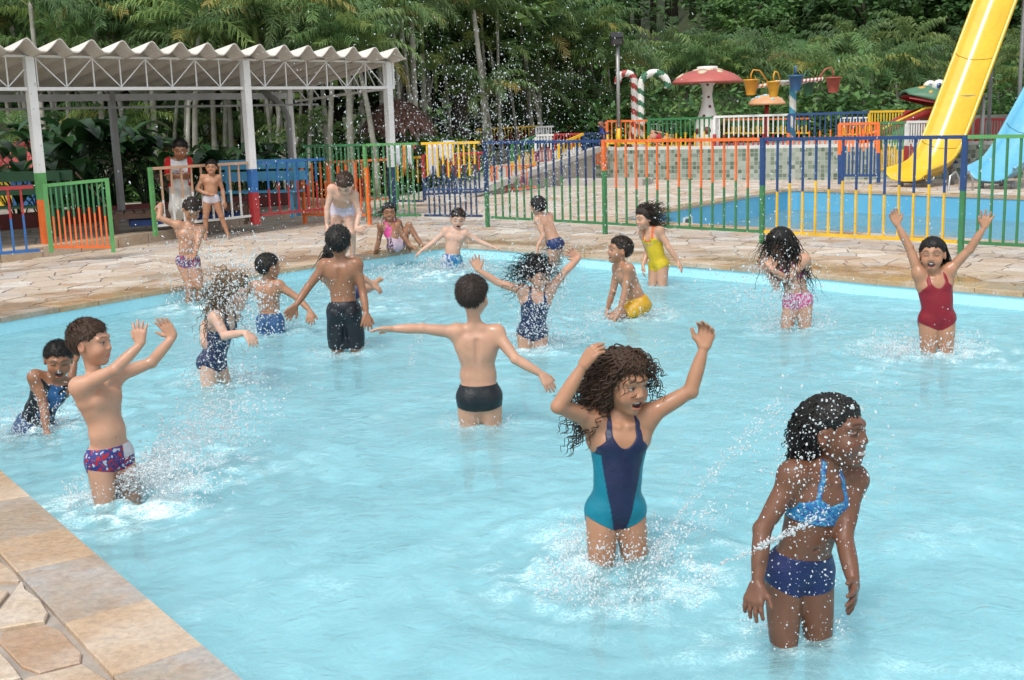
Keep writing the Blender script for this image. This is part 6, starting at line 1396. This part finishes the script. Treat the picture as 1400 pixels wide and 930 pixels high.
# 16 girl with arms out and flying wet hair
person('girl in navy dotted swimsuit stretching both arms up under flying wet hair', 1.0, (728, 476), (728, 449), (733, 403), (735, 382), 10,
       [(768, 377, 0), (780, 364, .2), (787, 349, 0), (-.3, -.9, 0), dict(splay=.2)], [(686, 388, 0), (656, 371, -.3), (647, 350, 0), (.3, -.9, 0), dict(splay=.22, curl=.15)], hyaw=38, hpitch=-14, hroll=8, tone='light', vox=.0056, hairc='black', hair='long', clothes=[('onepiece', 'swimsuit', dots)],
       strands=[dict(n=85, len=.24, flow=(-.9, 0, -.5), curl=.014, freq=3, out=.6, grav=.3, rad=.0045, seg=14, sel=lambda x, y, z: y < .06), dict(n=40, len=.2, flow=(.7, 0, -.8), curl=.014, freq=3, out=.6, grav=.3, rad=.0045, seg=14, sel=lambda x, y, z: x > 0), dict(n=14, len=.13, flow=(.1, -.3, -1), curl=.008, out=.5, grav=.4, rad=.004, sel=lambda x, y, z: y > .05)], face=dict(mouth='open', eyes='squint'), fing=1.1, seed=18)
# 17 boy in yellow shorts
person('laughing boy in yellow swim shorts crouching in the water in profile', 1.02, (868, 434), (873, 413), (849, 362), (847, 342), -72,
       [(854, 402, -.3), (848, 424, -.3), (842, 434, -.1), IR], [(838, 398, .5), (832, 418, .4), (828, 430, 0), IR], ndy=-.02, hyaw=-80, hpitch=8, tone='tan', vox=.006, hairc='dkbrown', clothes=[('shorts', 'swim_shorts', (.66, .36, .01), dict(len=.55))], legs={'L': ((838, 436, -.4), (862, 462, .3)), 'R': ((840, 432, .4), (868, 458, .6))}, face=dict(mouth='open', eyes='squint'), fing=1.1, seed=19)
# 18 girl in yellow suit
person('girl in yellow one-piece with orange straps walking, hair blowing back', .98, (898, 392), (900, 358), (889, 313), (881, 299), -48,
       [(914, 338, -.3), (929, 361, -.3), (936, 373, 0), (-.8, .3, .3), dict(splay=.16)], [(884, 338, .3), (881, 357, -.4), (879, 367, 0), IR], hyaw=-62, tone='light', vox=.0064, hairc='dkbrown', hair='curl', clothes=[('onepiece', 'swimsuit', yellowsuit)],
       mass=[((0, -.06, .0), (.075, .06, .08))], strands=[dict(n=130, len=.21, flow=(1, .1, -.12), curl=.013, freq=3, out=.6, grav=.3, rad=.0045, seg=14, sel=lambda x, y, z: y < .04)], face=dict(eyes='squint', mouth='smile'), fing=1.15, seed=20)
# 19 girl hiding behind long wet hair
person('girl with long dripping black hair over her face, in pink two-piece swimwear', 1.02, (1084, 449), (1090, 406), (1080, 352), (1067, 333), -38,
       [(1078, 382, -.6), (1060, 372, -.6), (1052, 358, .2), AWAY], [(1062, 378, -.2), (1050, 370, -.7), (1045, 358, 0), AWAY], hyaw=-52, hpitch=-26, tone='light', vox=.006, hairc='black', hair='long', clothes=[('top', 'swim_top', pinkbik), ('briefs', 'swim_bottoms', pinkbik)],
       mass=[((0, -.07, -.01), (.08, .055, .09)), ((.07, -.02, -.05), (.03, .05, .08))], strands=[dict(n=170, len=.40, flow=(.15, 0, -1), curl=.010, freq=3, out=.15, grav=.5, rad=.0042, seg=14, sel=lambda x, y, z: y < .03), dict(n=60, len=.24, flow=(-.45, -.2, -1), curl=.010, freq=3, out=.2, grav=.5, rad=.004, seg=14, sel=lambda x, y, z: y > .0)], legs={'L': (.06, .03), 'R': (-.07, -.02)}, fing=1.15, seed=21)
# 20 girl in red suit
person('girl in red one-piece swimsuit with both arms flung high', 1.02, (1280, 482), (1281, 432), (1277, 374), (1275, 348), 0,
       [(1322, 345, 0), (1345, 312, 0), (1352, 286, 0), (-.2, -1, 0), dict(splay=.3, curl=.1)], [(1241, 333, 0), (1223, 300, 0), (1216, 281, -.2), (.3, -.9, 0), dict(splay=.12, curl=.3)], hyaw=-26, hpitch=2, tone='tan', vox=.0054, hairc='black', hair='slick', clothes=[('onepiece', 'swimsuit', (.24, .006, .018))],
       strands=[dict(n=150, len=.25, flow=(.3, .25, -1), out=.05, grav=.55, var=.08, rad=.004, seg=12, sel=lambda x, y, z: y < .01)], face=dict(mouth='shout', eyes='squint'), fat=1.12, fing=1.1, seed=22)
# 21-23 small figures of the playground
person('boy in blue swimsuit standing by the railing of the upper terrace', .95, 31.8, (824, 182), (823, 173), (824, 168.5), 60, None, [(828, 177, -.3), (829, 172, 0), (828, 169, 0), IL], floor=UT, tone='brown', vox=.013, hairc='black', clothes=[('onepiece', 'swimsuit', (.03, .06, .32))], fing=1.6, seed=23)
person('child in dark clothes bending behind the orange railing near the canes', .9, 32.6, (861, 187), (864, 178.5), (867, 175), 70, None, None, floor=UT, tone='tan', vox=.013, hairc='black', clothes=[('vest', 'vest', (.02, .02, .035)), ('shorts', 'shorts', (.02, .02, .035))], fing=1.6, ndy=.05, seed=24)
person('child in red swimwear stretched out on the upper terrace behind the green railing', .9, 31.0, (903, 189.5), (896, 187.5), (892, 185.5), 0, None, None, legs={'L': ((912, 187, 0), (920, 190, 0)), 'R': ((911, 190, -.3), (921, 191, 0))}, floor=UT, tone='light', vox=.013, hairc='dkbrown', clothes=[('onepiece', 'swimsuit', (.45, .03, .04))], fing=1.6, seed=25)
# ================================================================== splashing water
a = NT('splash_water'); a.b.inputs['Base Color'].default_value = (.93, .97, .98, 1); a.b.inputs['Roughness'].default_value = .12; a.b.inputs['Transmission Weight'].default_value = .62; a.b.inputs['IOR'].default_value = 1.33; a.b.inputs['Specular IOR Level'].default_value = .8; DROP = a.m
_t = (1+5**.5)/2
ICO = np.array([(-1,_t,0),(1,_t,0),(-1,-_t,0),(1,-_t,0),(0,-1,_t),(0,1,_t),(0,-1,-_t),(0,1,-_t),(_t,0,-1),(_t,0,1),(-_t,0,-1),(-_t,0,1)])/math.hypot(1, _t)
ICOF = np.array([(0,11,5),(0,5,1),(0,1,7),(0,7,10),(0,10,11),(1,5,9),(5,11,4),(11,10,2),(10,7,6),(7,1,8),(3,9,4),(3,4,2),(3,2,6),(3,6,8),(3,8,9),(4,9,5),(2,4,11),(6,2,10),(8,6,7),(9,8,1)])
srs = np.random.RandomState(99)
OCT = np.array([(1,0,0),(-1,0,0),(0,1,0),(0,-1,0),(0,0,1),(0,0,-1)], float); OCTF = np.array([(0,2,4),(2,1,4),(1,3,4),(3,0,4),(2,0,5),(1,2,5),(3,1,5),(0,3,5)])
def drops_mesh(name, P, R, Dv, st):
    n = len(P); near_ = P[:, 1].mean() < 6; ICO_, ICOF_ = (ICO, ICOF) if near_ else (OCT, OCTF); k = len(ICO_); Dv = Dv/(np.linalg.norm(Dv, axis=1)[:, None]+1e-9); base = np.tile(ICO_, (n, 1, 1)); al = np.einsum('nij,nj->ni', base, Dv)
    V = (base+al[:, :, None]*Dv[:, None, :]*(st[:, None, None]-1)+srs.randn(n, k, 3)*.12)*R[:, None, None]+P[:, None, :]; F = ICOF_[None]+k*np.arange(n)[:, None, None]
    return np_mesh(name, V.reshape(-1, 3), F.reshape(-1, 3), True)
def splash(label, ems):
    P, R, Dv, S_ = [], [], [], []
    for e in ems:
        n = int(e['n']*1.8); c = np.array(AT(*e['at'])); t = srs.rand(n)
        if 'to' in e:                       # a thrown arc: from at to to, bowed upwards, widening as it flies
            d = np.array(AT(*e['to'])); q = c+(d-c)*(t**e.get('pow', 1.0))[:, None]; q[:, 2] += e.get('bow', 0)*4*t*(1-t); sp = e.get('sp', .03)*(.25+e.get('wide', 1.5)*t)[:, None]; q = q+srs.randn(n, 3)*sp*np.array([1, .8, 1]); dv = np.tile(d-c, (n, 1)); dv[:, 2] += e.get('bow', 0)*4*(1-2*t)
        elif 'ring' in e:                   # crown around a leg or body
            a_ = srs.rand(n)*6.28; rr = e['ring']*(.35+.9*srs.rand(n)); h = e['h']*srs.rand(n)**2.2; q = np.stack([c[0]+np.cos(a_)*rr, c[1]+np.sin(a_)*rr, WATER_Z+.005+h], 1); dv = np.stack([np.cos(a_)*.6, np.sin(a_)*.6, np.ones(n)], 1)
        else:                               # a loose cloud
            q = c+srs.randn(n, 3)*np.array(e['sp']); dv = srs.randn(n, 3)*.5+np.array([0, 0, 1])
        ok = q[:, 2] > WATER_Z-.01; r = np.minimum(e['r']*(.55 if c[1] < 6 else .60)*np.exp(srs.randn(n)*e.get('var', .5)), e['r']*1.3); P.append(q[ok]); R.append(r[ok]); Dv.append(dv[ok]+srs.randn(ok.sum(), 3)*.2); S_.append(1+srs.rand(ok.sum())*e.get('st', 1.0))
    P, R, Dv, S_ = map(np.concatenate, (P, R, Dv, S_)); me = drops_mesh('water_splash', P, R, Dv, S_); me.materials.append(DROP)
    o = link(bpy.data.objects.new('water_splash', me)); tag(o, label, 'splash', None, 'stuff')
def YW(px, py): return G(px, py, WATER_Z).y
y1 = YW(842, 765); y2 = YW(1088, 868); y3 = YW(140, 688)
splash('white spray kicked up around the legs of the curly haired girl', [dict(at=(842, 765, y1), ring=.20, h=.17, n=1500, r=.0040), dict(at=(850, 800, y1-.25), ring=.3, h=.07, n=1500, r=.0042), dict(at=(880, 790, y1-.1), to=(985, 700, y1-.2), bow=.05, n=260, r=.0035, sp=.02), dict(at=(830, 820, y1-.3), ring=.2, h=.05, n=350, r=.004)])
splash('thin arc of drops flying from the curly haired girl to the girl in blue', [dict(at=(900, 745, y1), to=(1075, 545, y1+.1), bow=.04, n=330, r=.0030, sp=.02, wide=1.2, st=2), dict(at=(920, 690, y1), to=(960, 600, y1), n=60, r=.0028, sp=.02), dict(at=(870, 480, y1+.3), to=(1010, 470, y1+.5), n=60, r=.003, sp=.06)])
splash('thin string of drops crossing in front of the girl in blue', [dict(at=(985, 770, y2-.24), to=(1130, 698, y2-.24), bow=-.012, n=120, r=.0036, sp=.012, wide=.8, st=2.0), dict(at=(1030, 748, y2-.24), to=(1112, 708, y2-.24), bow=-.01, n=34, r=.005, sp=.006, wide=.5, st=2.0)])
splash('drops hanging in front of the face and shoulders of the girl in blue', [dict(at=(1130, 600, y2-.22), sp=(.13, .04, .12), n=300, r=.0034, var=.5, st=.7), dict(at=(1090, 690, y2-.25), sp=(.12, .05, .14), n=170, r=.0028, var=.5), dict(at=(1120, 780, y2-.25), sp=(.08, .05, .10), n=90, r=.0026)])
splash('ripple drops around the legs of the girl in blue', [dict(at=(1085, 872, y2), ring=.16, h=.10, n=320, r=.003)])
splash('white plume swept across the water by the boy with raised palms', [dict(at=(165, 690, y3), to=(345, 560, y3+.7), bow=.10, n=1900, r=.0054, sp=.07, wide=1.5, pow=1.0), dict(at=(150, 690, y3), to=(280, 660, y3-.1), bow=.12, n=1300, r=.005, sp=.05, wide=1.5), dict(at=(143, 688, y3), ring=.16, h=.14, n=900, r=.004), dict(at=(150, 665, y3-.05), to=(190, 645, y3-.05), bow=.02, n=160, r=.0042, sp=.01)])
y4 = YW(60, 590)
splash('churned water around the boy in the black vest', [dict(at=(60, 588, y4), ring=.33, h=.16, n=800, r=.0048), dict(at=(25, 592, y4), ring=.25, h=.20, n=450, r=.0048), dict(at=(70, 545, y4-.2), sp=(.1, .05, .08), n=110, r=.0042)])
y5 = YW(655, 582)
splash('low ripples splashing at the thighs of the boy in black trunks', [dict(at=(655, 584, y5), ring=.2, h=.07, n=320, r=.0042), dict(at=(560, 500, y5+.6), to=(580, 440, y5+.8), n=70, r=.005, sp=.03)])
y8 = YW(300, 525)
splash('spray thrown over the fair haired girl', [dict(at=(318, 405, y8-.25), sp=(.12, .06, .12), n=420, r=.0065, st=1.6), dict(at=(300, 470, y8-.2), sp=(.14, .06, .2), n=420, r=.0055), dict(at=(300, 525, y8), ring=.25, h=.16, n=420, r=.0055), dict(at=(330, 505, y8-.1), to=(400, 560, y8-.4), n=240, r=.0055, sp=.08)])
y9 = 12.3
splash('fountain of spray around the boy jumping in', [dict(at=(264, 420, y9), ring=.3, h=.22, n=520, r=.007), dict(at=(285, 370, y9-.3), sp=(.30, .1, .22), n=520, r=.0068, st=2.5), dict(at=(262, 340, y9-.2), sp=(.08, .05, .2), n=170, r=.0055, st=2), dict(at=(330, 360, y9-.4), sp=(.3, .1, .18), n=240, r=.0065, st=2.5)])
y7 = YW(371, 454)
splash('splash at the back of the boy in blue patterned shorts', [dict(at=(363, 415, y7-.15), sp=(.10, .04, .12), n=300, r=.0065, st=1.8), dict(at=(370, 455, y7), ring=.3, h=.12, n=380, r=.0065), dict(at=(345, 380, y7-.1), sp=(.15, .1, .15), n=120, r=.006)])
splash('small splashes at the hem of the long black shorts', [dict(at=(470, 482, YW(470, 482)), ring=.26, h=.06, n=260, r=.0055), dict(at=(465, 420, YW(470, 482)-.25), sp=(.1, .04, .25), n=90, r=.004)])
y14 = YW(618, 368)
splash('high shower of drops thrown up in the far corner of the pool', [dict(at=(640, 235, y14-1.0), sp=(.95, .6, .62), n=1500, r=0.0056, st=1.8), dict(at=(640, 140, y14-.8), sp=(.9, .6, .5), n=700, r=0.0054, st=1.8), dict(at=(655, 190, y14-1.0), sp=(.4, .3, .5), n=900, r=0.0053, st=2.0), dict(at=(480, 200, y14-1.5), sp=(.6, .4, .6), n=300, r=0.0051, st=1.5), dict(at=(780, 250, y14-1.5), sp=(.6, .4, .5), n=260, r=0.0051, st=1.5), dict(at=(750, 80, y14-.8), sp=(.9, .5, .5), n=180, r=0.0054), dict(at=(620, 300, y14-.5), sp=(.5, .2, .25), n=380, r=0.0051)])
splash('white water churned up by the boy wading in the corner', [dict(at=(622, 370, y14), ring=.4, h=.18, n=800, r=.0085), dict(at=(630, 375, y14-.3), to=(700, 385, y14-.8), bow=.1, n=320, r=.008, sp=.1), dict(at=(560, 372, y14-.2), ring=.6, h=.12, n=500, r=.0075), dict(at=(520, 410, y14-1.5), ring=.6, h=.10, n=420, r=.007)])
y16 = YW(728, 474)
splash('drops flying before the face of the girl with wet hair', [dict(at=(738, 392, y16-.25), sp=(.14, .05, .14), n=380, r=.0062, st=.8), dict(at=(728, 440, y16-.25), sp=(.12, .05, .16), n=300, r=.0058), dict(at=(730, 474, y16), ring=.3, h=.2, n=550, r=.006), dict(at=(790, 460, y16-.1), to=(820, 420, y16+.1), n=160, r=.0065, sp=.1)])
splash('spray around the boy running to the pool wall', [dict(at=(762, 364, YW(762, 364)), ring=.3, h=.25, n=420, r=.0075), dict(at=(785, 350, YW(762, 364)-.1), sp=(.12, .1, .12), n=170, r=.0072), dict(at=(745, 310, YW(762, 364)-.3), sp=(.2, .1, .25), n=150, r=.0066)])
splash('splashes around the crouching boy in yellow shorts', [dict(at=(862, 434, YW(868, 434)), ring=.35, h=.12, n=480, r=.0065), dict(at=(865, 400, YW(868, 434)-.3), sp=(.15, .05, .2), n=130, r=.0055)])
splash('gentle ripples at the thighs of the girl in yellow', [dict(at=(898, 392, YW(898, 392)), ring=.22, h=.06, n=200, r=.006)])
y19 = YW(1084, 449)
splash('spray hitting the girl with long dripping hair', [dict(at=(1060, 395, y19-.25), sp=(.2, .06, .18), n=420, r=.0066, st=1.6), dict(at=(1082, 449, y19), ring=.3, h=.16, n=480, r=.0062), dict(at=(1020, 400, y19-.2), sp=(.2, .1, .1), n=220, r=.0066), dict(at=(1085, 410, y19-.2), sp=(.08, .03, .12), n=150, r=.0055), dict(at=(1060, 480, y19-.4), to=(1120, 500, y19-.5), n=120, r=.0055, sp=.1)])
y20 = YW(1280, 482)
splash('white splash kicked up by the girl in the red swimsuit', [dict(at=(1272, 484, y20), ring=.35, h=.16, n=800, r=.0062), dict(at=(1245, 492, y20-.1), to=(1190, 500, y20-.3), bow=.06, n=420, r=.006, sp=.06), dict(at=(1215, 490, y20), ring=.3, h=.06, n=320, r=.0058)])
splash('loose drops over the far side of the pool', [dict(at=(950, 300, 10.5), sp=(1.6, .8, .35), n=320, r=.0058), dict(at=(1150, 270, 9.5), sp=(1.0, .6, .4), n=160, r=.0052), dict(at=(420, 330, 10.0), sp=(1.0, .8, .4), n=260, r=.0055), dict(at=(1150, 470, 7.2), sp=(1.0, .8, .1), n=200, r=.0045)])
